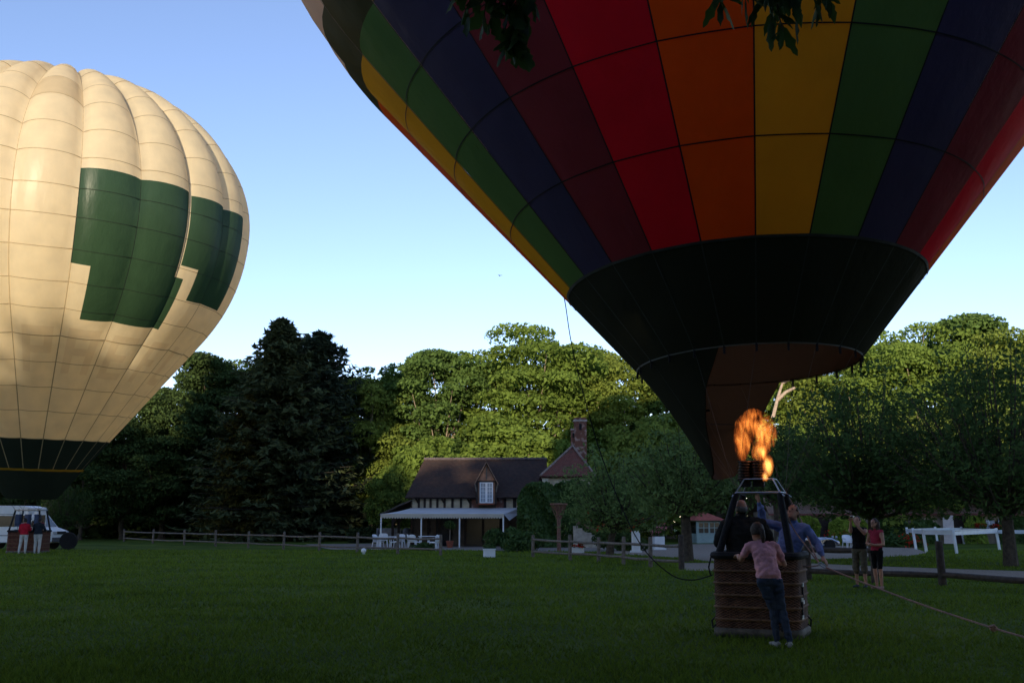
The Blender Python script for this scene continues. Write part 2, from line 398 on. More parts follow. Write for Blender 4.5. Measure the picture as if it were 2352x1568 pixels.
def plant(name, meshes, lm, tm, loc, rz, sc, label, cat, group, parts=('trunk', 'crown')):
    e = empty(name, loc, rz, label, cat, group); e.scale = sc if hasattr(sc, '__len__') else (sc, sc, sc)
    for nm, me, mm in ((parts[0], meshes[0], tm), (parts[1], meshes[1], lm)):
        o = link(nm, me, mm, e)
        if o.material_slots[0].material != mm:
            o.material_slots[0].link = 'OBJECT'; o.material_slots[0].material = mm
    return e
D1 = deciduous(11, 16, 12.5, 1.0, 95, 1.6, 48000, .15, .34, flatz=.45)
D2 = deciduous(12, 16, 10, .9, 80, 1.5, 44000, .15, .30, .6, flatz=.48)
D3 = deciduous(13, 16, 14, 1.0, 100, 1.75, 54000, .15, .4, -.5, flatz=.42)
D4 = deciduous(14, 14, 9, .7, 70, 1.4, 36000, .145, .25, .3, flatz=.55, uneven=.5)
SH = deciduous(15, 7, 8, .6, 60, 1.1, 20000, .15, .15, flatz=.55)
PR = [D1, D2, D3, D4]
# the wood behind the house: (top x, top y, depth, prototype, width factor, leaf material, label)
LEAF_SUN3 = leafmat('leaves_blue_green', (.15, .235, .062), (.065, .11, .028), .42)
wood = [
 (800, 872, 99, 0, .9, LEAF_MID, 'dim tree filling the gap right behind the broad fir'),
 (858, 842, 92, 3, .85, LEAF_SUN2, 'slim sunlit tree just right of the dark spruces'),
 (925, 852, 96, 1, .9, LEAF_SUN, 'low sunlit tree left of the half timbered house roof'),
 (1012, 802, 93, 1, 1.0, LEAF_SUN3, 'sunlit round topped tree above the left end of the tiled roof'),
 (1105, 838, 99, 0, .9, LEAF_MID, 'shorter tree in the dip left of the tallest dome'),
 (1228, 753, 94, 2, .98, LEAF_SUN, 'tallest broad sunlit tree with domed crown behind the dormer'),
 (1342, 808, 98, 1, .9, LEAF_SUN2, 'sunlit tree directly behind the brick chimney'),
 (1425, 820, 95, 0, .85, LEAF_SUN2, 'yellow green tree behind the left flank of the rainbow balloon mouth'),
 (1530, 845, 97, 3, 1.1, LEAF_SUN3, 'sunlit tree seen under the left edge of the scoop'),
 (1640, 860, 96, 0, .9, LEAF_SUN, 'tree hidden mostly behind the hanging scoop'),
 (1765, 850, 92, 1, 1.0, LEAF_SUN, 'sunlit tree behind the burner flame'),
 (1880, 830, 90, 3, 1.0, LEAF_SUN2, 'sunlit tree right of the balloon mouth with bare pale limbs'),
 (2000, 792, 88, 0, .95, LEAF_SUN, 'sunlit tree filling the notch right of the balloon skirt'),
 (2105, 748, 86, 2, .9, LEAF_SUN, 'high sunlit tree forming the summit of the right hand wood'),
 (2205, 736, 88, 1, 1.1, LEAF_SUN3, 'high sunlit tree just right of the wood summit'),
 (2300, 775, 84, 0, 1.0, LEAF_SUN2, 'sunlit tree near the right picture edge behind dark branches'),
 (2400, 768, 86, 3, 1.2, LEAF_SUN, 'rightmost sunlit tree cut by the picture edge'),
]
for k, (x, y, Y, p, wf, lm, lab) in enumerate(wood):
    top = at(x, y, Y); H0 = (16, 16, 16, 14)[p]; s = top.z / H0
    plant('broadleaf_tree', PR[p], lm, BARK_LT, (top.x, Y, 0), k * 1.37, (s * wf, s * wf, s), lab, 'tree', 'trees of the wood behind the house')
BT = [o for o in bpy.data.objects if o.get('label', '').endswith('bare pale limbs')][0]
_b = Vector(BT.location); _i = 1 / BT.scale.x; _k = 1 / BT.scale.z
for pl in ([(1775, 960), (1786, 915), (1797, 880), (1822, 868)], [(1786, 918), (1805, 900), (1826, 890)], [(1797, 880), (1806, 862)]):
    q = [Matrix.Rotation(-BT.rotation_euler.z, 3, 'Z') @ (at(x, y, 84) - _b) for x, y in pl]; q = [Vector((v.x * _i, v.y * _i, v.z * _k)) for v in q]
    MB().tube(q, [.15 - .03 * i for i in range(len(q))], 7).build('bare_limb', mat('bare_wood', (.42, .32, .24), .9, .2, 6, .5, 20), BT, smooth=True)
# lower fresh growth in front of the wood
for k, (x, y, Y, wf, lm, lab) in enumerate([
 (985, 1010, 84, 1.0, LEAF_SUN, 'bright bushy tree overhanging the left gable of the house'),
 (900, 1090, 80, .9, LEAF_MID, 'dim green bushy tree left of the tiled roof'),
 (1190, 985, 86, 1.2, LEAF_SUN, 'sunlit bushy tree touching the roof ridge'),
 (1500, 960, 84, 1.1, LEAF_SUN2, 'bright bushy tree right of the chimney'),
 (1850, 985, 80, 1.1, LEAF_SUN, 'bright bushy tree right of the flame'),
 (2060, 960, 78, 1.2, LEAF_SUN2, 'sunlit bushy tree glimpsed between the dark orchard trees'),
 (2260, 940, 78, 1.2, LEAF_SUN2, 'bushy tree lit from the front behind the rightmost trunk')]):
    top = at(x, y, Y); s = top.z / 7
    plant('bushy_tree', SH, lm, BARK_LT, (top.x, Y, 0), k * 2.1, (s * .85 * wf, s * .85 * wf, s), lab, 'tree', 'lower trees at the edge of the wood')
# dark wood on the left, in the shadow of the cream balloon
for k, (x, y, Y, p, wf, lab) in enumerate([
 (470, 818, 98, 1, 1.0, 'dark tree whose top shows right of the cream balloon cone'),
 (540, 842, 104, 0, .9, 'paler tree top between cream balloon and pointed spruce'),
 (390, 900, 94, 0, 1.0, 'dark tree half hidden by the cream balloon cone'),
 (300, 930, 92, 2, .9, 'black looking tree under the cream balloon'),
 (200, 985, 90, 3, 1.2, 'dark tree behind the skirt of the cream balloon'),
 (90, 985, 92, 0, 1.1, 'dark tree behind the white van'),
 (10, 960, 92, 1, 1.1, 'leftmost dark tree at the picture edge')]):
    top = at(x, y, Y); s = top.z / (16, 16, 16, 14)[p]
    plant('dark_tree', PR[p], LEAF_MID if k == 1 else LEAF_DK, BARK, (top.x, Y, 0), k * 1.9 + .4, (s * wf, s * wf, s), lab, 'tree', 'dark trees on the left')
C1 = conifer(31, 19, 7.6, 520, 58, .34, .72)
C2 = conifer(32, 18, 7.2, 500, 58, .34, .55, droop=.2)
top = at(648, 732, 86); plant('spruce_tree', C1, NEEDLE, BARK, (top.x, 86, 0), .5, (1.15, 1.1, top.z / 19), 'tall pointed dark spruce with the highest tip on the left', 'tree', 'dark conifers')
top = at(733, 764, 90); plant('fir_tree', C2, NEEDLE2, BARK, (top.x, 90, 0), 1.5, (1.15, 1.1, top.z / 18), 'broad dark fir right behind the pointed spruce', 'tree', 'dark conifers')
top = at(572, 905, 84); plant('spruce_tree', C1, leafmat('needles_olive', (.085, .075, .02), (.03, .03, .01), .15), BARK, (top.x, 84, 0), 2.5, (.62, .62, top.z / 19), 'smaller olive tinged spruce left of the pointed one', 'tree', 'dark conifers')
# undergrowth in front of the dark wood
B1 = bush_mesh(41, 6, 4, 3.2, 26, 7000, .16)
B2 = bush_mesh(42, 3, 2.4, 1.6, 14, 2600, .12)
SHRUB = leafmat('shrub_leaves', (.040, .055, .022), (.012, .018, .008), .2)
for k, (x, y, me, sc, lm, lab) in enumerate([
 (645, 1236, B1, (1.05, 1, 1.05), SHRUB, 'large rounded grey green shrub behind the middle of the fence'),
 (520, 1236, B1, (.8, .8, .6), LEAF_DK, 'low dark shrub left of the large rounded one'),
 (430, 1236, B1, (.7, .7, .8), SHRUB, 'dim upright shrub behind the left fence posts'),
 (330, 1230, B1, (1.0, .8, .8), LEAF_DK, 'nearly black shrub at the left end of the fence'),
 (210, 1228, B1, (1.1, .8, .9), LEAF_DK, 'nearly black shrub right of the fan'),
 (60, 1226, B1, (1.6, .8, 1.0), LEAF_DK, 'nearly black shrub behind the white van'),
 (830, 1246, B2, (1, 1, .9), SHRUB, 'small shrub between the fence and the terrace tables')]):
    p = G(x, y); plant('shrub', me, lm, BARK, p, k * 1.3, sc, lab, 'shrub', 'shrubs along the fence', ('stem', 'foliage'))
# orchard trees standing on the yard
U1 = upright(51, 8.4, 8.2, 2.2, 96, 190, .105, .19)
U2 = upright(52, 9.0, 9.0, 2.2, 100, 180, .105, .21, .25)
U4 = upright(54, 5.6, 5.4, 2.35, 54, 170, .10, .2, .1)
U3 = upright(53, 6.0, 5.2, 1.5, 60, 130, .10, .15, .3)
p = G(2322, 1300); plant('orchard_tree', U2, LEAF_ORCH, BARK, p, 1.1, (1, 1, .98), 'dark orchard tree with leaning trunk at the right edge', 'tree', 'orchard trees')
p = G(2010, 1288); plant('orchard_tree', U1, LEAF_ORCH, BARK, p, .3, (1.08, 1, .98), 'dark spiky topped orchard tree behind the standing couple', 'tree', 'orchard trees')
p = G(1579, 1289); plant('orchard_tree', U4, LEAF_OLIVE, BARK, p, 2.0, (1.05, 1, 1), 'grey green orchard tree with pale trunk left of the basket', 'tree', 'orchard trees')
p = G(1400, 1275); plant('orchard_tree', U3, LEAF_OLIVE, BARK, p, 0, (1.08, .95, .93), 'slender grey green tree in front of the chimney gable', 'tree', 'orchard trees')
p = G(1790, 1262); plant('orchard_tree', U4, LEAF_ORCH, BARK, p, 4.0, (1.1, 1.1, 1.35), 'dark tree behind the burner and blue shirted man', 'tree', 'orchard trees')
p = G(150, 1244); plant('young_tree', U3, LEAF_DK, BARK, p, 1.7, (.75, .75, .85), 'young dark tree with thin grey trunk behind the fan', 'tree', 'orchard trees')

# dense woodland behind the viewer: it is what keeps the lawn in evening shade
def belt():
    r = np.random.default_rng(77); cen = []; rad = []; t = []
    for row, (Y, h) in enumerate([(-43, 11.0), (-45, 23.8), (-52, 24.6), (-60, 25.5)]):
        X = -90
        while X < 80:
            hh = h + r.normal() * .6 - (1.2 if X < -8 and h > 12 else 0) + (6.5 if X < -42 and h > 12 else 0)  # heights shaped for the shade: lower towards the cream balloon, raised far left
            if row == 0: t.append((X, Y, hh))
            for k in range(34):
                d = r.normal(size=3); d /= np.linalg.norm(d); q = .45 + .5 * r.random()
                s = 1.9 * (.7 + .6 * r.random())
                cen.append([X + d[0] * 5 * q, Y + d[1] * 4 * q, min(hh * .55 + d[2] * hh * .45 * q, hh - s * .6)]); rad.append([s, s, s * .7])
            X += 6.3
    for k in range(260):      # unseen flanks beside the viewer, added to darken the near lawn
        sd = -1 if k % 2 else 1; s = 1.6 * (.7 + .6 * r.random()); X = sd * (9.5 + 16 * r.random())
        cen.append([X, -12 + 22 * r.random() * min(1, abs(X) / 14), 1.5 + 11 * r.random()]); rad.append([s, s, s * .7])
    v = cloud(r, cen, rad, 210000, .6, shell=.2)
    tag(link('woodland', quads_mesh('woodland', v), LEAF_DK), 'dense tall woodland standing behind the viewpoint, with unseen flanks added for shade', 'woodland', kind='stuff')
belt()
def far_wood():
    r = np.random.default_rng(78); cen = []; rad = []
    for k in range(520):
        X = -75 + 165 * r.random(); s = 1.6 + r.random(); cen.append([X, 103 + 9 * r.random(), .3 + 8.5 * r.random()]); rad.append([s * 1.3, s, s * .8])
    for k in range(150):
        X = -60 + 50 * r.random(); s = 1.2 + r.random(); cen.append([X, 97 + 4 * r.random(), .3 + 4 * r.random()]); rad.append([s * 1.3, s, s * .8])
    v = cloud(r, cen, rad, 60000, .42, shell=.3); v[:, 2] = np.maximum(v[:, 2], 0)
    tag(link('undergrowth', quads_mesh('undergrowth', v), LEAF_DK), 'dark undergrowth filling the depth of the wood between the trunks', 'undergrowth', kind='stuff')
far_wood()

# ------------------------------------------------------------------ balloon envelopes
def profile(Rb, al, r0, kt, n=300):
    rt = Rb * math.cos(al); zt = -Rb * math.sin(al); zm = zt - (rt - r0) / math.tan(al)
    t = np.linspace(0, 1, n // 3, endpoint=False)
    a = np.linspace(-al, math.pi / 2, 2 * n // 3)
    return np.r_[r0 + (rt - r0) * t, Rb * np.cos(a)], np.r_[zm + (zt - zm) * t, np.where(a < 0, Rb * np.sin(a), kt * Rb * np.sin(a))] - zm
class Envelope:
    def __init__(s, base, tilt, Rb, al, r0, kt, gores, seam0, bulge, zmin=0.0):
        s.r, s.z = profile(Rb, al, r0, kt); s.base = np.array(base, float); s.al = al
        ax = np.array([tilt[0], tilt[1], 1.0]); s.ax = ax / np.linalg.norm(ax)
        e1 = np.cross([0, 1, 0], s.ax); s.e1 = e1 / np.linalg.norm(e1); e2 = np.cross(s.ax, s.e1); s.e2 = -e2 if e2[1] > 0 else e2
        s.n = gores; s.seam0 = seam0; s.step = 360.0 / gores; s.bulge = bulge; s.H = s.z[-1]; s.r0 = r0; s.shrink = .85
    def rad(s, z):
        z = np.asarray(z, float); return np.where(z < 0, s.r0 + z * math.tan(s.al), np.interp(z, s.z, s.r))
    def raw(s, th, z, off=0.0):
        th = np.asarray(th, float); z = np.asarray(z, float); r = s.rad(z)
        e = .02; dr = (s.rad(z + e) - s.rad(z - e)) / (2 * e); ln = np.sqrt(1 + dr * dr)
        u = ((th - s.seam0) / s.step) % 1.0
        w_ = 2 * r * math.sin(math.radians(s.step / 2)); r = r - s.shrink * s.bulge(z) * w_
        h = s.bulge(z) * w_ * np.maximum(0, 1 - (2 * u - 1) ** 2) ** .8 + off
        t = np.radians(th); d = np.sin(t)[..., None] * s.e1 + np.cos(t)[..., None] * s.e2
        p = (r + h / ln)[..., None] * d + (z - h * dr / ln)[..., None] * s.ax
        return s.base + p
    def normal(s, th, z):
        e = .15; z1 = np.minimum(z + .02, s.H - .001); z0 = z1 - .04
        u = ((th - s.seam0) / s.step) % 1.0; ta = th - e; tb = th + e
        a = s.raw(tb, z) - s.raw(ta, z); b = s.raw(th, z1) - s.raw(th, z0)
        n = np.cross(a, b); return n / (np.linalg.norm(n, axis=-1)[..., None] + 1e-9)
    def patch(s, name, t0, t1, z0, z1, nu, nv, mats, pick, parent, off, ucuts=(), vcuts=(), shift=0.0):
        e = 1e-3 * (t1 - t0)
        us = sorted(set(list(np.linspace(t0 + e, t1 - e, nu + 1)) + [c for c in ucuts if t0 + .3 < c < t1 - .3]))
        vs = sorted(set(list(np.linspace(z0, z1, nv + 1)) + [c for c in vcuts if z0 + .03 < c < z1 - .03]))
        TH, ZZ = np.meshgrid(us, vs); P = s.raw(TH, ZZ, shift) - off
        nu1, nv1 = len(us), len(vs); idx = np.arange(nu1 * nv1).reshape(nv1, nu1)
        f = np.stack([idx[:-1, :-1], idx[:-1, 1:], idx[1:, 1:], idx[1:, :-1]], -1).reshape(-1, 4)
        me = np_mesh(name, P.reshape(-1, 3), f)
        if callable(pick):
            tc = (TH[:-1, :-1] + TH[1:, 1:]) / 2; zc = (ZZ[:-1, :-1] + ZZ[1:, 1:]) / 2
            mi = np.array([pick(a, b) for a, b in zip(tc.ravel(), zc.ravel())], np.int32); use = sorted(set(mi))
            for k in use: me.materials.append(mats[k])
            me.polygons.foreach_set('material_index', np.array([use.index(k) for k in mi], np.int32))
        else: me.materials.append(pick)
        me.polygons.foreach_set('use_smooth', [True] * len(f))
        nr = s.normal(TH, ZZ).reshape(-1, 3)
        me.normals_split_custom_set_from_vertices([tuple(q) for q in nr])
        o = bpy.data.objects.new(name, me); COL.objects.link(o); o.parent = parent; return o
    def ribbon(s, name, pts, half, m, parent, off, lift=.012):
        """thin sewn tape along a list of (theta, z)"""
        th = np.array([p[0] for p in pts]); z = np.array([p[1] for p in pts])
        P = s.raw(th, z) - off; n = s.normal(th, z)
        t = np.gradient(P, axis=0); t /= np.linalg.norm(t, axis=1)[:, None]
        b = np.cross(n, t); b /= np.linalg.norm(b, axis=1)[:, None] + 1e-9
        P = P + n * lift; v = np.stack([P - b * half, P + b * half], 1).reshape(-1, 3)
        k = np.arange(len(pts) - 1) * 2; f = np.stack([k, k + 1, k + 3, k + 2], 1)
        return link(name, np_mesh(name, v, f), m, parent)

CREAM = cloth('cream_fabric', (.92, .78, .53), .50, gloss=.02)
CREAM_D = cloth('sand_fabric', (.78, .63, .40), .48)
EMB = cloth('emblem_green', (.042, .086, .042), .30)
SKIRT1 = cloth('dark_green_skirt', (.03, .036, .026), .12)
TAPE = mat('seam_tape', (.42, .30, .16), .8, .1)
TAPE_G = mat('seam_tape_dark', (.014, .026, .014), .8, .1)

# --- cream balloon -------------------------------------------------
E1 = Envelope((-24.966, 53.94, 3.535), (.039, -.051), 9.958, .653, 1.8, .765, 22, 29.5,
              lambda z: np.interp(z, [0, 2, 5, 9, 13, 17, 21], [.03, .05, .065, .08, .11, .22, .32]))
GROUND1 = np.array([-24.95, 54.0, 0.0])
B1E = empty('hot_air_balloon', GROUND1, 0, 'cream hot air balloon with dark green block emblem and dark skirt', 'balloon')
# faint ghost of removed lettering on the lower cream panels
GHOST = cloth('faded_lettering', (.87, .715, .47), .50)
def letter(ch, t0, t1, z0, z1):
    w_ = (t1 - t0); h = (z1 - z0); s = .28
    Rr = {'I': [(0, s, 0, 1)], 'P': [(0, s, 0, 1), (s, 1, .82, 1), (s, 1, .42, .58), (1 - s, 1, .58, .82)], 'R': [(0, s, 0, 1), (s, 1, .82, 1), (s, 1, .42, .58), (1 - s, 1, .58, .82), (1 - s, 1, 0, .42)],
          'E': [(0, s, 0, 1), (s, 1, .84, 1), (s, .8, .42, .58), (s, 1, 0, .16)], 'F': [(0, s, 0, 1), (s, 1, .84, 1), (s, .8, .42, .58)], 'L': [(0, s, 0, 1), (s, 1, 0, .17)], 'U': [(0, s, 0, 1), (1 - s, 1, 0, 1), (s, 1 - s, 0, .17)]}[ch]
    return [(t0 + a * w_, t0 + b * w_, z0 + c * h, z0 + d * h) for a, b, c, d in Rr]
GH = [q for l in (letter('P', 16.5, 27, 5.5, 7.55), letter('R', 32, 43.5, 5.5, 7.55), letter('E', 48.5, 59.5, 5.4, 7.45), letter('F', 66, 75, 5.4, 7.45), letter('L', 81, 90, 5.4, 7.4)) for q in l]
def emb1(t, z):
    if 5 < z < 7.6 and any(a < t < b and c < z < d for a, b, c, d in GH): return 3
    a = (29.55 < t < 61.4 and 10.3 < z < 14.62) or (34.6 < t < 64.6 and 7.98 < z <= 10.45) or (34.6 < t < 61.4 and 10.3 < z < 10.7)
    b = (62.6 < t < 94.6 and 11.05 < z < 14.5) or (68.8 < t < 93.0 and 9.55 < z <= 11.05)
    if 19.02 > z > 17.9 and 13.2 < t < 29.4: return 2
    return 1 if a or b else 0
rows1 = [2.33, 3.67, 4.80, 5.96, 7.13, 8.33, 9.49, 10.91, 12.33, 13.64, 15.09, 16.45, 17.9, 19.02, 20.2]
env1 = E1.ribbon('envelope', [(t, 20.2) for t in np.linspace(-180, 180, 200)], .04, TAPE, B1E, GROUND1)
UC = [34.6, 61.4, 64.6, 62.6, 68.8, 93.0, 94.6]; VC = [14.62, 10.45, 10.3, 10.7, 7.98, 14.5, 11.05, 9.55]; UG = UC + [x for q in GH for x in q[:2]]; VG = VC + [x for q in GH for x in q[2:]]
for g in range(22):
    t0 = E1.seam0 + E1.step * g; t0 = (t0 + 180) % 360 - 180; t1 = t0 + E1.step; c = (t0 + t1) / 2
    if -70 < c < 112:
        for a, b in zip(rows1[:-1], rows1[1:]):
            E1.patch('panel', t0, t1, a, b, 8, 4, [CREAM, EMB, CREAM_D, GHOST], emb1, env1, GROUND1, UG if 4 < a < 7.5 else UC, VG if 4 < a < 7.5 else VC)
    else:
        E1.patch('gore', t0, t1, rows1[0], rows1[-1], 6, 30, None, CREAM, env1, GROUND1)
    E1.patch('crown_gore', t0, t1, rows1[-1], E1.H - .02, 6, 8, None, CREAM, env1, GROUND1)
    E1.patch('skirt_panel', t0, t1, .8, rows1[0], 6, 4, None, SKIRT1, env1, GROUND1)
    zz = [(.8, 20.2, TAPE)]
    for tt, za, zb_ in ((45.86, 7.98, 14.62), (78.6, 9.5, 14.5), (62.23, 7.98, 10.45), (29.5, 10.3, 14.62)):
        if abs(t0 - tt) < 1: zz = [(.8, za, TAPE), (za, zb_, TAPE_G), (zb_, 20.2, TAPE)]
    for za, zb_, tm in zz: E1.ribbon('load_tape', [(t0 + 1e-4, z) for z in np.linspace(za, zb_, max(6, int((zb_ - za) * 3.6)))], .022, tm, env1, GROUND1)
for z in rows1[:-1]:
    ts = np.linspace(-75, 118, 387); run = []; cur = None
    for t in list(ts) + [None]:
        k = None if t is None else emb1(t, z) == 1
        if k != cur and run:
            if len(run) > 2: E1.ribbon('seam', [(q, z) for q in run], .016 if z != rows1[4] else .026, TAPE_G if cur else TAPE, env1, GROUND1)
            run = run[-1:]
        cur = k; run.append(t)
# skirt hanging under the mouth and the yellow band at the mouth
SK = E1.ribbon('mouth_band', [(t, .78) for t in np.linspace(-180, 180, 120)], .07, cloth('yellow_band', (.42, .26, .03), .4), B1E, GROUND1)
for k in range(11):
    t0 = -180 + k * 360 / 11; t1 = t0 + 360 / 11
    E1.patch('scoop_panel', t0, t1, -.75, .72, 6, 6, None, SKIRT1, SK, GROUND1)
# wicker basket with uprights, burner and gas bottles
def wicker(name, c1, c2, vert=26.0):
    if name in _M: return _M[name]
    m, t, o = nodes(name); p = N(t, 'ShaderNodeBsdfPrincipled'); L(t, p.outputs[0], o.inputs[0]); p.inputs['Roughness'].default_value = .7; p.inputs['Specular IOR Level'].default_value = .25
    tc = N(t, 'ShaderNodeTexCoord'); uv = N(t, 'ShaderNodeUVMap'); sx = N(t, 'ShaderNodeSeparateXYZ'); L(t, uv.outputs[0], sx.inputs[0])
    a = N(t, 'ShaderNodeMath', operation='MULTIPLY'); L(t, sx.outputs[0], a.inputs[0]); a.inputs[1].default_value = vert * math.pi
    b = N(t, 'ShaderNodeMath', operation='MULTIPLY'); L(t, sx.outputs[1], b.inputs[0]); b.inputs[1].default_value = 55 * math.pi
    sa = N(t, 'ShaderNodeMath', operation='SINE'); L(t, a.outputs[0], sa.inputs[0]); sb = N(t, 'ShaderNodeMath', operation='SINE'); L(t, b.outputs[0], sb.inputs[0])
    pr = N(t, 'ShaderNodeMath', operation='MULTIPLY'); L(t, sa.outputs[0], pr.inputs[0]); L(t, sb.outputs[0], pr.inputs[1])
    nz = N(t, 'ShaderNodeTexNoise'); nz.inputs['Scale'].default_value = 9; nz.inputs['Detail'].default_value = 6; L(t, tc.outputs['Object'], nz.inputs['Vector'])
    ad = N(t, 'ShaderNodeMath', operation='MULTIPLY_ADD'); L(t, pr.outputs[0], ad.inputs[0]); ad.inputs[1].default_value = .22; L(t, nz.outputs['Fac'], ad.inputs[2])
    L(t, ramp(t, ad.outputs[0], [(.25, c2), (.75, c1)]), p.inputs['Base Color'])
    bp = N(t, 'ShaderNodeBump'); bp.inputs['Strength'].default_value = .9; bp.inputs['Distance'].default_value = .015; L(t, pr.outputs[0], bp.inputs['Height']); L(t, bp.outputs[0], p.inputs['Normal'])
    _M[name] = m; return m
def rrect(a, b, r, n=6):
    pts = []
    for cx, cy, s in ((a / 2 - r, -b / 2 + r, -90), (a / 2 - r, b / 2 - r, 0), (-a / 2 + r, b / 2 - r, 90), (-a / 2 + r, -b / 2 + r, 180)):
        for k in range(n + 1):
            an = R(s + 90 * k / n); pts.append((cx + r * math.cos(an), cy + r * math.sin(an)))
    return pts
def ring_wall(name, a, b, r, prof, m, parent, uvscale=True):
    """closed rounded-rectangle wall; prof = [(z, outward offset)]"""
    P = rrect(a, b, r, 6); n = len(P); mb = MB(); ln = [0]
    for i in range(n): ln.append(ln[-1] + math.dist(P[i], P[(i + 1) % n]))
    v = []
    for z, o_ in prof:
        Q = rrect(a + 2 * o_, b + 2 * o_, max(.01, r + o_), 6); v += [(x, y, z) for x, y in Q]
    f = [(i * n + k, i * n + (k + 1) % n, (i + 1) * n + (k + 1) % n, (i + 1) * n + k) for i in range(len(prof) - 1) for k in range(n)]
    me = bpy.data.meshes.new(name); me.from_pydata(v, [], f); me.update()
    uvl = me.uv_layers.new(name='UVMap')
    for pi, pl in enumerate(me.polygons):
        i, k = divmod(pi, n); us = (ln[k], ln[k + 1], ln[k + 1], ln[k]); zs = (prof[i][0], prof[i][0], prof[i + 1][0], prof[i + 1][0])
        for li, uu, zz in zip(pl.loop_indices, us, zs): uvl.data[li].uv = (uu, zz)
        pl.use_smooth = True
    return link(name, me, m, parent)
WICK = wicker('wicker', (.20, .095, .056), (.056, .025, .015))
WICK2 = wicker('wicker_red', (.22, .085, .05), (.07, .022, .014), 20)
BAND = mat('wicker_band', (.20, .105, .055), .7, .25, 30, .6, 90)
HIDE = mat('rawhide', (.13, .108, .085), .7, .25, 10, .3, 30)
def wavy_prof(h, o0=.0):
    return [(0, -.02 + o0)] + [(h * k / 24, o0 + .003 * math.sin(k * 1.57)) for k in range(1, 24)] + [(h, o0)]
def make_basket(root, a, b, h, rz, wm, loc, bands):
    M = empty('basket', loc, rz); M.parent = root
    ring_wall('wicker_wall', a, b, .16, wavy_prof(h), wm, M)
    ring_wall('wicker_lining', a - .06, b - .06, .14, [(.03, 0), (h, 0)], wm, M)
    MB().box((0, 0, .03), (a - .1, b - .1, .06)).build('floor', WOOD_DK, M)
    rim = MB(); P = rrect(a, b, .16, 6); pts = [Vector((x, y, h + .02)) for x, y in P]; pts.append(pts[0].copy()); pts.append(pts[1].copy())
    rim.tube(pts, .055, 8, False).build('padded_rim', BLACK, M, smooth=True)
    for z in bands:
        ring_wall('woven_band', a + .01, b + .01, .165, [(z - .018, .0), (z - .010, .014), (z + .010, .014), (z + .018, 0)], BAND, M)
    ring_wall('hide_skirting', a + .012, b + .012, .165, [(0, .0), (.02, .022), (.10, .020), (.13, .0)], HIDE, M)
    return M
bk = make_basket(B1E, 1.75, 1.4, 1.1, R(6), WICK2, (0, 0, 0), (.3, .5, .7, .9))
for sx in (-1, 1):
    for sy in (-1, 1):
        o = MB().tube([(sx * .80, sy * .6, 1.1), (sx * .62, sy * .42, 2.15)], .045, 7).build('upright', BLACK, B1E)
fr = MB()
for a, b in (((-.65, -.45), (.65, -.45)), ((.65, -.45), (.65, .45)), ((.65, .45), (-.65, .45)), ((-.65, .45), (-.65, -.45))):
    fr.tube([(*a, 2.18), (*b, 2.18)], .025, 7)
bf = fr.build('burner_frame', STEEL, B1E)
BLUE_COV = mat('blue_cover', (.035, .055, .11), .7, .2)
for k in range(3):
    x = -.5 + k * .5
    o = MB().lathe([(0.001, 0), (.15, 0), (.16, .05), (.16, .62), (.12, .70), (.001, .72)], (x, -.3, 1.35), 14).build('gas_cylinder', BLUE_COV, B1E, smooth=True)
    MB().lathe([(.165, 0), (.165, .13)], (x, -.3, 1.97), 14).build('white_collar', WHITE, o, smooth=True)
    MB().lathe([(.02, 0), (.07, .03), (.07, .10), (.001, .13)], (x, -.3, 2.12), 12).build('valve', STEEL, o, smooth=True)
for a in range(10):
    t = -180 + a * 36; p = E1.raw(np.array(t), np.array(-.75)) - GROUND1
    q = (math.copysign(.62, p[0] + .4), math.copysign(.43, p[1]), 2.18); MB().tube([tuple(p), q], .006, 4).build('flying_wire', WIRE, B1E)

# --- rainbow balloon ------------------------------------------------
E2 = Envelope((3.829, 16.514, 4.121), (-.025, .049), 8.402, .704, 1.783, .872, 24, -8.5,
              lambda z: np.interp(z, [0, 2, 5, 8, 12, 18], [.015, .02, .045, .09, .14, .24]))
BC = Vector((3.69, 15.6, 0)); OFF2 = np.array(BC)
B2E = empty('hot_air_balloon', BC, 0, 'rainbow striped hot air balloon with black lower cone and firing burner', 'balloon')
COLS = [cloth('yellow_fabric', (.66, .40, .03), .42), cloth('green_fabric', (.105, .215, .075), .42), cloth('navy_fabric', (.070, .066, .145), .42),
        cloth('maroon_fabric', (.22, .045, .065), .42), cloth('red_fabric', (.56, .014, .045), .42), cloth('orange_fabric', (.66, .125, .012), .42)]
DKC = cloth('black_green_cone', (.036, .034, .025), .10)
OLIVE = cloth('olive_band', (.070, .066, .030), .3)
TOPC = cloth('pale_crown_fabric', (.80, .62, .48), .45)
LINING = cloth('brown_lining', (.046, .034, .024), .25)
rows2 = [1.28, 2.37, 3.46, 4.42, 5.32]
T2 = mat('load_tape_grey', (.055, .055, .052), .8, .15)
T2B = mat('load_tape_dark', (.012, .012, .014), .8, .15)
env2 = E2.ribbon('envelope', [(t, 1.28) for t in np.linspace(-180, 180, 260)], .022, T2, B2E, OFF2)
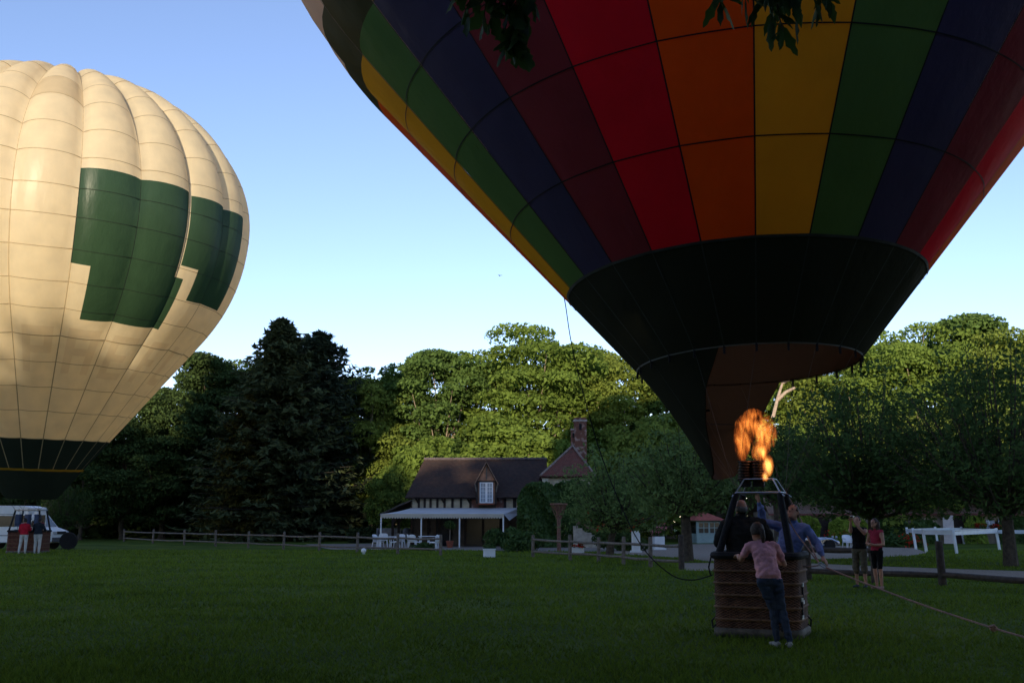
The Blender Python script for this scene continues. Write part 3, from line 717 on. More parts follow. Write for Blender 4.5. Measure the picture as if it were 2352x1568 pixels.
for g in range(24):
    t0 = E2.seam0 + 15 * g; t0 = (t0 + 180) % 360 - 180; t1 = t0 + 15; cm = COLS[g % 6]
    for a, b in zip(rows2[:-1], rows2[1:]):
        o = E2.patch('panel', t0, t1, a, b, 6, 4, None, cm, env2, OFF2)
    E2.patch('band_panel', t0, t1, 5.32, 6.2, 6, 4, None, OLIVE, env2, OFF2)
    E2.patch('crown_gore', t0, t1, 6.2, E2.H - .02, 6, 24, None, TOPC, env2, OFF2)
    E2.patch('cone_panel', t0, t1, 0, 1.28, 5, 5, None, DKC, env2, OFF2)
    E2.patch('cone_lining', t0, t1, .0, 1.28, 4, 4, None, LINING, env2, OFF2, shift=-.03)
    E2.ribbon('load_tape', [(t0 + 1e-4, z) for z in np.linspace(1.29, 12, 60)], .011, T2B, env2, OFF2, .008)
    E2.ribbon('cone_tape', [(t0 + 1e-4, z) for z in np.linspace(.0, 1.28, 14)], .010, T2, env2, OFF2, .008)
for z in rows2[1:4]: E2.ribbon('seam', [(t, z) for t in np.linspace(-180, 180, 300)], .010, T2B, env2, OFF2, .008)

# scoop hanging from the mouth (outer dark cloth, brown inner cloth)
def scoop(shift_r, m, name, parent):
    nv, nu = 16, 26; v = []; ax = E2.ax
    for j in range(nv + 1):
        q = j / nv; z = -1.74 * q; c = E2.base + ax * z + E2.e1 * (-.30 * q ** 2); rho = 1.783 * (1 - q) + .40 * q - shift_r
        qs = [0, .15, .3, .45, .6, .75, .9, 1]; ta = np.interp(q, qs, [-26, -32, -40, -45, -52, -57, -63, -78]); tb = np.interp(q, qs, [-211, -208, -205, -204, -202, -200, -197, -188])
        for i in range(nu + 1):
            f = i / nu; t = R(ta + (tb - ta) * f)
            wr = .018 * math.sin(f * 40 + q * 5) * q * (1 - q) * 3
            p = c + (rho + wr) * (math.sin(t) * E2.e1 + math.cos(t) * E2.e2); p[2] -= .06 * math.sin(math.pi * f) * q
            v.append(p - OFF2)
    f = [(j * (nu + 1) + i, j * (nu + 1) + i + 1, (j + 1) * (nu + 1) + i + 1, (j + 1) * (nu + 1) + i) for j in range(nv) for i in range(nu)]
    return link(name, np_mesh(name, v, f), m, parent, smooth=True)
SC = scoop(0, DKC, 'scoop', B2E); scoop(.022, LINING, 'scoop_lining', SC)
E2.ribbon('mouth_tape', [(t, .0) for t in np.linspace(-180, 180, 200)], .012, mat('pale_tape', (.20, .20, .21), .7, .1), B2E, OFF2)
E2.patch('scoop_seam', -203, -50, -.85, -.82, 30, 1, None, T2B, SC, OFF2, shift=-.05)
for g in range(24):
    t = E2.seam0 + 15 * g; p = E2.raw(np.array(t), np.array(0.0)) - OFF2
    MB().box((p[0], p[1], p[2] - .05), (.03, .03, .14)).build('mouth_tab', BLACK, B2E)

# basket and burner
ROT2 = R(-23)
BK2 = make_basket(B2E, 1.22, 1.06, 1.13, ROT2, WICK, (0, 0, 0), (.25, .42, .59, .76, .93))
for y, z in ((-.22, .62), (-.34, .42)):
    MB().box((.625, y, z), (.02, .05, .20)).build('foot_hole', BLACK, BK2)
    for s in (-1, 1): MB().box((.628, y, z + s * .12), (.022, .085, .05)).build('hole_reinforcement', WHITE, BK2)
for x, y in ((-.60, -.42), (.35, -.56), (.62, .2)):
    MB().tube([(x, y, .16), (x * 1.06, y * 1.08, .12), (x * 1.08, y * 1.1, .22), (x, y, .27)], .014, 6).build('rope_handle', BLACK, BK2)
MB().tube([(-.62, -.5, 1.14), (-.66, -.52, .98), (-.64, -.5, .86)], .012, 5).build('strap', BLACK, BK2)
BF = empty('burner_frame', (0, 0, 0), ROT2); BF.parent = B2E
ox, oy = .05, .02; lo = [(ox + a * .32, oy + b * .28) for a, b in ((-1, -1), (1, -1), (1, 1), (-1, 1))]; up = [(ox + a * .21, oy + b * .18) for a, b in ((-1, -1), (1, -1), (1, 1), (-1, 1))]
for k in range(4):
    a, b = lo[k], lo[(k + 1) % 4]; c, d = up[k], up[(k + 1) % 4]
    MB().tube([(*a, 2.06), (*b, 2.06)], .013, 8).build('frame_tube', STEEL, BF, smooth=True)
    MB().tube([(*c, 2.26), (*d, 2.26)], .011, 8).build('frame_tube', STEEL, BF, smooth=True)
    MB().tube([(*a, 2.06), (*c, 2.26)], .011, 8).build('frame_strut', STEEL, BF, smooth=True)
    MB().tube([(a[0] * 1.2, a[1] * 1.2, 2.0), (a[0], a[1], 2.06)], .012, 6).build('frame_hook', STEEL, BF)
    bx, by = (.53 if a[0] > 0 else -.53), (.45 if a[1] > 0 else -.45)
    MB().tube([(bx, by, 1.08), (bx * .96, by * .96, 1.2), (a[0], a[1], 2.04)], [.05, .055, .048], 9).build('padded_upright', BLACK, BF, smooth=True)
COIL = mat('burner_coil', (.10, .06, .045), .35, .3, 20, metal=.9)
for x in (-.17, .03):
    o = MB().lathe([(.10, 2.24), (.10, 2.54), (.09, 2.54), (.09, 2.24)], (x, 0, 0), 18).build('burner_can', mat('burnt_steel', (.03, .026, .024), .5, .3, metal=.7), BF, smooth=True)
    for j in range(7):
        pts = [(x + .11 * math.cos(k * .524), .11 * math.sin(k * .524), 2.27 + j * .042) for k in range(14)]
        MB().tube(pts, .012, 6, False).build('coil', COIL, o, smooth=True)
    MB().box((x, 0, 2.2), (.16, .12, .1)).build('valve_block', BLACK, o)
for g in range(12):
    t = E2.seam0 + 30 * g; p = E2.raw(np.array(t), np.array(0.0)) - OFF2
    c = lo[(0 if p[1] < 0 else 3) if p[0] < 0 else (1 if p[1] < 0 else 2)]; q = Matrix.Rotation(ROT2, 3, 'Z') @ Vector((c[0], c[1], 2.06))
    MB().tube([tuple(p), tuple(q)], .0022, 4).build('flying_wire', WIRE, B2E)

# the flame: glowing gas
def fl(x, y, d=0): return at(x, y, 15.6 + d) - BC
def flame_mat(name, blobs, strength):
    m, t, o = nodes(name); tc = N(t, 'ShaderNodeTexCoord')
    n1 = N(t, 'ShaderNodeTexNoise'); n1.inputs['Scale'].default_value = 11; n1.inputs['Detail'].default_value = 6; n1.inputs['Roughness'].default_value = .6; n1.inputs['Distortion'].default_value = .9
    mp = N(t, 'ShaderNodeMapping'); mp.inputs['Scale'].default_value = (1.25, 1.25, .38); L(t, tc.outputs['Object'], mp.inputs[0]); L(t, mp.outputs[0], n1.inputs['Vector'])
    acc = None
    for c, r_, wt in blobs:
        s_ = N(t, 'ShaderNodeVectorMath', operation='SUBTRACT'); L(t, tc.outputs['Object'], s_.inputs[0]); s_.inputs[1].default_value = tuple(c)
        d_ = N(t, 'ShaderNodeVectorMath', operation='DIVIDE'); L(t, s_.outputs[0], d_.inputs[0]); d_.inputs[1].default_value = r_
        l_ = N(t, 'ShaderNodeVectorMath', operation='LENGTH'); L(t, d_.outputs[0], l_.inputs[0])
        k_ = N(t, 'ShaderNodeMath', operation='MULTIPLY_ADD'); L(t, l_.outputs['Value'], k_.inputs[0]); k_.inputs[1].default_value = -wt; k_.inputs[2].default_value = wt
        if acc is None: acc = k_.outputs[0]
        else:
            x_ = N(t, 'ShaderNodeMath', operation='MAXIMUM'); L(t, acc, x_.inputs[0]); L(t, k_.outputs[0], x_.inputs[1]); acc = x_.outputs[0]
    f_ = N(t, 'ShaderNodeMath', operation='MULTIPLY_ADD'); L(t, n1.outputs['Fac'], f_.inputs[0]); f_.inputs[1].default_value = 3.6; f_.inputs[2].default_value = -1.86
    g_ = N(t, 'ShaderNodeMath', operation='ADD'); L(t, acc, g_.inputs[0]); L(t, f_.outputs[0], g_.inputs[1])
    h_ = N(t, 'ShaderNodeMath', operation='LESS_THAN'); h_.inputs[0].default_value = 0; L(t, acc, h_.inputs[1])
    c_ = N(t, 'ShaderNodeClamp'); L(t, g_.outputs[0], c_.inputs[0]); c_.inputs[2].default_value = 1.6
    e_ = N(t, 'ShaderNodeMath', operation='MULTIPLY'); L(t, c_.outputs[0], e_.inputs[0]); L(t, h_.outputs[0], e_.inputs[1])
    q_ = N(t, 'ShaderNodeMath', operation='MULTIPLY'); L(t, e_.outputs[0], q_.inputs[0]); q_.inputs[1].default_value = strength
    em = N(t, 'ShaderNodeEmission'); L(t, q_.outputs[0], em.inputs[1]); L(t, ramp(t, e_.outputs[0], [(.05, (1, .15, .02)), (.6, (1, .32, .05)), (1.0, (1, .52, .12))]), em.inputs[0])
    L(t, em.outputs[0], o.inputs['Volume']); return m
bl = [(fl(1704, 1012), (.13, .14, .32), .62), (fl(1724, 978), (.24, .17, .20), .50), (fl(1753, 994), (.21, .17, .32), .64), (fl(1744, 1036), (.12, .12, .24), .62), (fl(1730, 955), (.17, .13, .12), .34),
      (fl(1764, 1068, -.22), (.085, .10, .17), 2.4), (fl(1752, 1040, -.12), (.08, .10, .13), 1.5), (fl(1757, 1094, -.24), (.05, .07, .09), 2.0), (fl(1782, 1139), (.03, .04, .05), .8)]  # last tiny blob imitates the flame-lit highlight on the frame corner
FL = MB().lathe([(.001, 2.0), (.2, 2.1), (.42, 2.4), (.5, 2.8), (.42, 3.2), (.2, 3.45), (.001, 3.5)], (fl(1742, 1040).x, fl(1742, 1040).y, 0), 16).build('flame', flame_mat('flame_gas', bl, 5.6), B2E)
fl_d = bpy.data.lights.new('flame_light', 'POINT'); fl_d.energy = 2.5; fl_d.color = (1, .5, .2); fl_d.shadow_soft_size = .12
flo = bpy.data.objects.new('flame_light', fl_d); COL.objects.link(flo); flo.parent = B2E; flo.location = fl(1745, 1000)

# ropes
ROPE_PK = mat('pink_rope', (.44, .27, .22), .85, .2, 40)
ROPE_DK = mat('black_rope', (.012, .012, .012), .85, .2, 40)
def rope(name, pts, r_, m, label=None, parent=None, sub=6):
    P = [Vector(p) for p in pts]; out = []
    for i in range(len(P) - 1):
        a = P[max(i - 1, 0)]; b = P[i]; c = P[i + 1]; d = P[min(i + 2, len(P) - 1)]
        for k in range(sub):
            t = k / sub; out.append(.5 * ((2 * b) + (c - a) * t + (2 * a - 5 * b + 4 * c - d) * t * t + (3 * b - a - 3 * c + d) * t ** 3))
    out.append(P[-1]); o = MB().tube(out, r_, 6).build(name, m, parent, smooth=True)
    if label: tag(o, label, 'rope')
    return o
rope('crown_line', [at(1285, 655, 17.6), at(1297, 690, 17.6), at(1311, 780, 17.4), at(1334, 880, 17.1), at(1376, 1030, 16.7), at(1424, 1155, 16.3), at(1475, 1255, 15.9), at(1540, 1318, 15.6), at(1590, 1331, 15.5), at(1636, 1320, 15.3)], .009, ROPE_DK, 'thin black crown line hanging in a loop from balloon flank to basket')
TR = empty('tether_rope', at(1885, 1296, 15.3), 0, 'pink tether rope with steel karabiner running from burner frame to lower right', 'rope')
o0 = Vector(TR.location)
q1 = BC + Matrix.Rotation(ROT2, 3, 'Z') @ Vector((.37, -.26, 2.08)); q2 = BC + Matrix.Rotation(ROT2, 3, 'Z') @ Vector((.37, .30, 2.08))
rope('strand', [q1 - o0, at(1818, 1205, 15.5) - o0, at(1855, 1258, 15.4) - o0, Vector((-.03, 0, .03))], .011, ROPE_PK, None, TR)
rope('strand', [q2 - o0, at(1838, 1190, 15.7) - o0, at(1866, 1260, 15.45) - o0, Vector((-.02, 0, .02))], .011, ROPE_PK, None, TR)
rope('strand', [at(1806, 1284, 15.45) - o0, at(1832, 1298, 15.4) - o0, at(1862, 1300, 15.35) - o0, Vector((-.03, 0, -.01))], .010, ROPE_PK, None, TR)
MB().tube([(-.03, 0, .02), (.0, 0, .035), (.06, -.02, -.01), (.085, -.03, -.05), (.05, -.02, -.05), (-.02, 0, .0), (-.03, 0, .02)], .009, 6).build('karabiner', STEEL, TR, smooth=True)
e_r = at(2420, 1484, 12.9)
rope('tether', [Vector((.07, -.03, -.04)), at(1990, 1340, 14.8) - o0, at(2130, 1392, 14.2) - o0, at(2280, 1441, 13.5) - o0, at(2352, 1462, 13.2) - o0, e_r - o0, Vector((8.6, 11.6, .02)) - o0], .013, ROPE_PK, None, TR)
k0 = at(2282, 1442, 13.48) - o0
MB().tube([k0 + Vector((-.05, 0, .02)), k0 + Vector((0, -.02, .035)), k0 + Vector((.05, 0, -.01)), k0 + Vector((0, .02, -.03)), k0 + Vector((-.04, 0, .0))], .02, 6).build('knot', ROPE_PK, TR, smooth=True)

# ------------------------------------------------------------------ half timbered house
HX0, HX1 = at(944, 1141, 68.5).x, at(1215, 1141, 68.5).x
HZ = 3.25; YF = 68.5; YR = 71.9; ZR = 5.85
HOUSE = empty('half_timbered_house', ((HX0 + HX1) / 2, YF, 0), 0, 'long half timbered house with dark tiled roof, dormer and red brick chimney', 'house')
ho = Vector(HOUSE.location)
def roof_mat(name, c1, c2, c3):
    m, t, o = nodes(name); p = N(t, 'ShaderNodeBsdfPrincipled'); L(t, p.outputs[0], o.inputs[0]); p.inputs['Roughness'].default_value = .85; p.inputs['Specular IOR Level'].default_value = .15
    tc = N(t, 'ShaderNodeTexCoord'); br = N(t, 'ShaderNodeTexBrick'); br.inputs['Scale'].default_value = 1; br.inputs['Brick Width'].default_value = .17; br.inputs['Row Height'].default_value = .11; br.inputs['Mortar Size'].default_value = .008
    br.inputs['Color1'].default_value = (*c1, 1); br.inputs['Color2'].default_value = (*c2, 1); br.inputs['Mortar'].default_value = (*[c * .35 for c in c1], 1); br.offset = .5
    uv = N(t, 'ShaderNodeUVMap'); L(t, uv.outputs[0], br.inputs['Vector'])
    nz = N(t, 'ShaderNodeTexNoise'); nz.inputs['Scale'].default_value = 3.5; nz.inputs['Detail'].default_value = 7; L(t, tc.outputs['Object'], nz.inputs['Vector'])
    mx = N(t, 'ShaderNodeMix', data_type='RGBA'); mr = N(t, 'ShaderNodeMapRange'); mr.inputs[1].default_value = .52; mr.inputs[2].default_value = .72; L(t, nz.outputs['Fac'], mr.inputs[0])
    L(t, mr.outputs[0], mx.inputs[0]); L(t, br.outputs['Color'], mx.inputs[6]); mx.inputs[7].default_value = (*c3, 1); L(t, mx.outputs[2], p.inputs['Base Color'])
    bp = N(t, 'ShaderNodeBump'); bp.inputs['Strength'].default_value = .7; bp.inputs['Distance'].default_value = .03; L(t, br.outputs['Fac'], bp.inputs['Height']); bp.invert = True; L(t, bp.outputs[0], p.inputs['Normal'])
    _M[name] = m; return m
ROOF = roof_mat('dark_roof_tiles', (.062, .040, .034), (.092, .058, .048), (.052, .042, .038))
ROOF_R = roof_mat('red_roof_tiles', (.17, .062, .050), (.24, .095, .070), (.12, .085, .062))
BRICK = roof_mat('old_brick', (.46, .20, .14), (.54, .26, .19), (.44, .32, .27))
def slab(name, quad, th, m, parent, seg=12, sag=0.0):
    """roof slope: quad a,b (eave) c,d (ridge) with thickness and slight unevenness, uv in metres"""
    a, b, c, d = [Vector(p) for p in quad]; nrm = (b - a).cross(d - a).normalized()
    r = np.random.default_rng(int(abs(a.x * 100)) + 5); v = []; f = []; uvs = []; nv = 5
    for j in range(nv + 1):
        for i in range(seg + 1):
            p = a.lerp(b, i / seg).lerp(d.lerp(c, i / seg), j / nv); q = p + nrm * ((r.random() - .5) * .04 - sag * math.sin(math.pi * i / seg) * j / nv)
            v.append(q); uvs.append(((b - a).length * i / seg, (d - a).length * j / nv))
    n0 = len(v); v += [q - nrm * th for q in v[:n0]]; w_ = seg + 1
    for j in range(nv):
        for i in range(seg): k = j * w_ + i; f.append((k, k + 1, k + 1 + w_, k + w_)); f.append((k + n0, k + w_ + n0, k + 1 + w_ + n0, k + 1 + n0))
    for i in range(seg): f.append((i, i + n0, i + 1 + n0, i + 1)); k = nv * w_ + i; f.append((k, k + 1, k + 1 + n0, k + n0))
    for j in range(nv):
        k = j * w_; f.append((k, k + w_, k + w_ + n0, k + n0)); k = j * w_ + seg; f.append((k, k + n0, k + w_ + n0, k + w_))
    me = bpy.data.meshes.new(name); me.from_pydata([tuple(p) for p in v], [], f); me.update(); uvl = me.uv_layers.new(name='UVMap')
    for l in me.loops: uvl.data[l.index].uv = uvs[l.vertex_index % n0]
    return link(name, me, m, parent)
def lx(x, Y=YF): return at(x, 1100, Y).x - ho.x
xa, xb = lx(933), lx(1260)
rf = slab('roof', [(xa, -.45, HZ - .1), (xb, -.45, HZ - .1), (xb, YR - YF, ZR), (lx(974, YR), YR - YF, ZR)], .12, ROOF, HOUSE, 20, .05)
slab('rear_slope', [(xb, 7.2, HZ - .1), (xa, 7.2, HZ - .1), (lx(974, YR), YR - YF + .02, ZR), (xb, YR - YF + .02, ZR)], .12, ROOF, rf, 20)
slab('hip_end', [(xa, 7.2, HZ - .12), (xa, -.45, HZ - .12), (lx(974, YR), YR - YF, ZR - .02), (lx(974, YR), YR - YF + .05, ZR - .02)], .1, ROOF, rf, 8)
for k in range(38):
    x = lx(974, YR) + (xb - lx(974, YR)) * (k + .5) / 38
    MB().tube([(x - .13, YR - YF, ZR + .03), (x + .13, YR - YF, ZR + .03)], [.11, .085], 8).build('ridge_tile', mat('ridge_tile_grey', (.12, .095, .10), .85, .25), rf)
# walls
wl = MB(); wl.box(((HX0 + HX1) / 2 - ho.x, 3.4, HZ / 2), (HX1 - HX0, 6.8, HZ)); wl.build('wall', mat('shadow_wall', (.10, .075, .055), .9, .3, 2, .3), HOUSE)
tx = [946, 963, 976.5, 990, 1005.5, 1022, 1040, 1059.5, 1081]
for k in range(len(tx) - 1):
    x0, x1 = lx(tx[k]), lx(tx[k + 1])
    MB().box(((x0 + x1) / 2, -.02, HZ - .42), (x1 - x0 - .12, .05, .80)).build('plaster_panel', PLASTER, HOUSE)
for k, x in enumerate(tx[1:]):
    xx = lx(x); MB().box((xx, -.04, HZ - .42), (.15, .09, .82)).build('timber_post', TIMBER, HOUSE)
    if k in (0, 4, 7): MB().beam((xx - .04, -.05, HZ - .45), (xx - .28, -.05, HZ - .05), .07, .12).build('timber_brace', TIMBER, HOUSE)
for x0, x1 in ((1083, 1100), (1139, 1158)):
    MB().box((lx((x0 + x1) / 2), -.025, HZ - .42), (lx(x1) - lx(x0), .05, .80)).build('brick_panel', BRICK, HOUSE)
for x0, x1 in ((1162, 1178), (1186, 1200)):
    MB().box((lx((x0 + x1) / 2), -.02, HZ - .42), (lx(x1) - lx(x0), .05, .80)).build('plaster_panel', PLASTER, HOUSE)
for x in (1160, 1182): MB().box((lx(x), -.04, HZ - .42), (.17, .09, .82)).build('timber_post', TIMBER, HOUSE)
for z in (HZ - .84, HZ - .04): MB().box(((xa + xb) / 2, -.03, z), (xb - xa - .6, .1, .1)).build('timber_rail', TIMBER, HOUSE)
for x in (950, 985, 1010, 1035, 1070, 1110, 1150): MB().box((lx(x), -.03, 1.2), (.16, .08, 2.35)).build('timber_post', TIMBER, HOUSE)
for x in (1020, 1090, 1130): MB().box((lx(x), -.02, 1.05), (1.0, .06, 2.0)).build('glazed_door', GLASS, HOUSE)
# dormer
dx = lx(1117.5, 68.2); dz0, dz1, dza = 2.75, 4.15, 5.45; hw = .72
DM = MB().prism([(dx - hw + .12, dz0), (dx + hw - .12, dz0), (dx + hw - .12, dz1), (dx, dza - .12), (dx - hw + .12, dz1)], 'y', -.12, 3.4).build('dormer', mat('dormer_infill', (.36, .19, .12), .85, .2, 4), HOUSE, (0, -.44, 0))
for s in (-1, 1):
    slab('dormer_roof', [(dx + s * (hw + .05), -.3 if s > 0 else 3.2, dz1 - .12), (dx + s * (hw + .05), 3.2 if s > 0 else -.3, dz1 - .12), (dx, 3.2 if s > 0 else -.3, dza), (dx, -.3 if s > 0 else 3.2, dza)], .07, ROOF, DM, 6)
    MB().beam((dx + s * (hw + .06), -.33, dz1 - .16), (dx, -.33, dza - .02), .05, .12, (0, 1, 0)).build('barge_board', mat('barge_wood', (.26, .16, .11), .8, .2), DM)
    MB().box((dx + s * (hw - .10), -.17, (dz0 + dz1) / 2), (.14, .1, dz1 - dz0)).build('dormer_post', TIMBER, DM)
    MB().beam((dx + s * (hw + .02), -.30, dz1 - .15), (dx + s * (hw - .08), -.2, dz0 + .75), .06, .07).build('dormer_bracket', WOOD, DM)
MB().box((dx, -.17, dza - .75), (.08, .08, .8)).build('king_post', WOOD, DM)
MB().box((dx, -.17, dz1 + .02), (2 * hw - .1, .1, .1)).build('tie_beam', TIMBER, DM)
WN = MB().box((dx, -.145, (dz0 + dz1) / 2), (.86, .04, dz1 - dz0 - .06)).build('window', mat('curtain_pane', (.34, .38, .42), .15, .1, 3), DM)
for s in (-1, 1):
    for ex, w_ in ((.40, .07), (.035, .07)): MB().box((dx + s * ex, -.185, (dz0 + dz1) / 2), (w_, .05, dz1 - dz0 - .06)).build('sash', WHITE, WN)
    for ez in (dz0 + .06, dz1 - .06): MB().box((dx + s * .22, -.183, ez), (.31, .046, .07)).build('sash_rail', WHITE, WN)
    MB().box((dx + s * .22, -.18, (dz0 + dz1) / 2), (.028, .03, dz1 - dz0 - .2)).build('glazing_bar', WHITE, WN)
    for q in range(1, 5): MB().box((dx + s * .22, -.178, dz0 + .1 + (dz1 - dz0 - .2) * q / 5), (.31, .03, .028)).build('glazing_bar', WHITE, WN)
MB().box((dx, -.22, dz0 - .04), (1.05, .18, .07)).build('window_sill', TERRA, DM)
# hipped wing and chimney on the right
wy = -2.2; wx0, wx1 = lx(1241, 66.3), lx(1368, 66.3); apx = lx(1316, 69)
wz = 4.45; az_ = 6.55
MB().box(((wx0 + wx1) / 2 + .1, wy + 3.6, wz / 2), (wx1 - wx0 - .7, 6.6, wz)).build('wing_wall', PLASTER, HOUSE)
wr = slab('wing_roof', [(wx0, wy, wz), (wx1, wy, wz), (apx + .04, .6, az_), (apx - .04, .6, az_)], .12, ROOF_R, HOUSE, 10)
slab('wing_slope', [(wx1, wy, wz), (wx1, 7, wz), (apx, 7, az_), (apx, .6, az_)], .12, ROOF, wr, 8)
slab('wing_slope', [(wx0, 7, wz), (wx0, wy, wz), (apx, .6, az_), (apx, 7, az_)], .12, ROOF_R, wr, 8)
for e in ((wx0, wy, wz + .04), (wx1, wy, wz + .04)): MB().tube([e, (apx, .6, az_ + .05)], .07, 6).build('hip_tiles', mat('hip_tile_pale', (.26, .20, .17), .9, .25), wr)
c0 = lx(1334, 69.3); CH = MB().box((c0, .9, 6.6), (.82, .75, 3.4)).build('chimney', BRICK, HOUSE, bevel=.02)
MB().box((c0, .9, 8.28), (.92, .85, .12)).build('chimney_band', mat('pale_mortar', (.40, .33, .29), .9, .2), CH); MB().box((c0, .9, 8.42), (.78, .7, .14)).build('chimney_cap', BRICK, CH)
MB().box((c0, .515, 7.85), (.16, .03, .42)).build('chimney_slot', BLACK, CH)
c1 = lx(1318, 69.3); MB().box((c1, .9, 6.9), (.32, .5, 1.5)).build('chimney_pot', BRICK, CH); MB().box((c1, .9, 7.7), (.38, .56, .1)).build('pot_cap', mat('pale_mortar', (1, 1, 1)), CH)
MB().box((c1, .64, 7.3), (.14, .03, .3)).build('chimney_slot', BLACK, CH)
MB().prism([(wx0 + .1, wz - .1), (wx0 + .55, wz - .1), (wx0 + .40, wz - .55), (wx0 + .36, wz - 1.1)], 'y', wy + .2, wy + .5).build('eave_bracket', mat('pale_plaster', (.55, .49, .38), .9, .1), HOUSE)
# lean-to on the left
ax0 = lx(868, 66.5); slab('lean_to_roof', [(ax0, 5.5, 2.05), (ax0, -1.2, 2.05), (xa + .4, -.3, 3.05), (xa + .4, 5.5, 3.05)], .1, WOOD_DK, HOUSE, 8)
for yy in (-1.0, 2.5):
    MB().box((ax0 + .9, yy, 1.05), (.16, .16, 2.1)).build('lean_to_post', TIMBER, HOUSE); MB().beam((ax0 + .9, yy, 1.5), (ax0 + 1.5, yy, 2.15), .1, .1).build('lean_to_brace', TIMBER, HOUSE)

# awning
AW = empty('awning', G(1015, 1257), 0, 'white scalloped awning on thin posts along the half timbered house', 'awning'); ao = Vector(AW.location)
yb = YF - .15 - ao.y; fx0, fx1 = at(874, 1180, ao.y).x - ao.x, at(1157, 1180, ao.y).x - ao.x; bx0, bx1 = at(946, 1166, YF).x - ao.x, at(1193, 1166, YF).x - ao.x
zf = at(1015, 1180, ao.y).z; zb = at(1015, 1166, YF).z
AWN = cloth('awning_canvas', (.66, .67, .70), .2, .1, 1.0); AWV = cloth('awning_valance', (.62, .56, .46), .25)
v = []; nu = 24
for j in range(5):
    for i in range(nu + 1):
        f = i / nu; q = j / 4; a = Vector((fx0 + (fx1 - fx0) * f, 0, zf)); b = Vector((bx0 + (bx1 - bx0) * f, yb, zb)); p = a.lerp(b, q); p.z -= .05 * math.sin(math.pi * q) * (1 + .4 * math.sin(f * 9)); v.append(p)
f_ = [(j * (nu + 1) + i, j * (nu + 1) + i + 1, (j + 1) * (nu + 1) + i + 1, (j + 1) * (nu + 1) + i) for j in range(4) for i in range(nu)]
link('canvas', np_mesh('canvas', v, f_), AWN, AW, smooth=True)
MB().add([(fx1, .01, zf), (bx1, yb, zb), (bx1, yb, zb - .35), (fx1 + .35, .4, zf - .4)], [(0, 1, 2, 3)]).build('side_flap', AWN, AW)
va = MB(); ns = 46
for k in range(ns):
    x0 = fx0 + (fx1 - fx0) * k / ns; x1 = fx0 + (fx1 - fx0) * (k + 1) / ns; xm = (x0 + x1) / 2
    va.add([(x0, -.02, zf + .02), (x1, -.02, zf + .02), (x1, -.02, zf - .18), (xm + (x1 - xm) * .6, -.02, zf - .25), (xm, -.02, zf - .28), (xm - (x1 - xm) * .6, -.02, zf - .25), (x0, -.02, zf - .18)], [(0, 1, 2, 3, 4, 5, 6)])
va.build('valance', AWV, AW)
for x in (875, 967.5, 1055.4, 1156): MB().tube([(at(x, 1200, ao.y).x - ao.x, .03, 0), (at(x, 1200, ao.y).x - ao.x, .03, zf)], .045, 8).build('post', WHITE, AW, smooth=True)
MB().tube([(fx0, .03, zf - .01), (fx1, .03, zf - .01)], .035, 8).build('front_rail', WHITE, AW)

# ivy, shrubs by the house corner
def ivy_slab(seed, W, D, H, nl, leaf, top=.3):
    r = np.random.default_rng(seed); n = nl
    x = (r.random(n) - .5) * W; z = r.random(n) ** .9 * H; y = -r.random(n) ** .5 * D * (.6 + .4 * np.sin(x * 3 + z * 2))
    edge = 1 - (np.abs(x) / (W / 2)) ** 4 * top * (z / H); z *= edge
    p = np.stack([x, y, z], 1); nn = r.normal(size=(n, 3)) * .5 + np.array([0, -.7, .4]); nn /= np.linalg.norm(nn, axis=1)[:, None]
    return quads_mesh('foliage', leaves_at(r, p, nn, leaf, .75, np.tile([0, 0, -1.], (n, 1))))
def climber(loc, W, D, H, nl, leaf, lm, label, seed, rz=0, name='ivy'):
    e = empty(name, loc, rz, label, 'ivy', 'ivy on the house walls')
    link('foliage', ivy_slab(seed, W, D, H, nl, leaf), lm, e)
    t = MB(); r = np.random.default_rng(seed)
    for k in range(max(2, int(W / 1.5))):
        x = -W / 2 + W * (k + .5) / max(2, int(W / 1.5)); t.tube([(x, -.03, 0), (x + .1, -.05, H * .5), (x - .1, -.03, H * .9)], [.04, .03, .01], 5)
    t.build('stem', BARK, e); return e
p = G(1246, 1264); climber((p.x, 65.2, 0), 2.7, 1.0, 4.0, 7500, .095, IVY, 'tall dense ivy column climbing the corner of the half timbered house', 61)
p = G(1300, 1262); climber((p.x + .7, 65.3, 0), 3.2, .6, 4.1, 7500, .095, IVY, 'ivy patch behind the rust coloured post', 62)
for x, y, sc, lm, lab in ((1165, 1262, (.75, .8, .95), IVY, 'low round shrub right of the awning terrace'), (1195, 1266, (.7, .7, .8), IVY, 'low shrub at the foot of the ivy column')):
    plant('shrub', B2, lm, BARK, G(x, y), x, sc, lab, 'shrub', 'shrubs at the house', ('stem', 'foliage'))

# rust coloured post with flared head
p = G(1284, 1264); PO = empty('flared_post', p, 0, 'rust brown wooden post with flared funnel top beside the ivy', 'post')
RUST = mat('rust_wood', (.24, .12, .085), .85, .25, 9, .4, 40)
MB().lathe([(.13, 0), (.11, .1), (.10, 1.9), (.12, 2.0)], (0, 0, 0), 10).build('shaft', RUST, PO, smooth=True)
MB().lathe([(.12, 2.0), (.16, 2.1), (.42, 2.5), (.50, 2.52), (.50, 2.60), (.05, 2.62)], (0, 0, 0), 14).build('flared_head', RUST, PO, smooth=True)
for k in range(6): an = k * 1.047; MB().beam((.12 * math.cos(an), .12 * math.sin(an), 1.75), (.42 * math.cos(an), .42 * math.sin(an), 2.48), .05, .05).build('strut', RUST, PO)

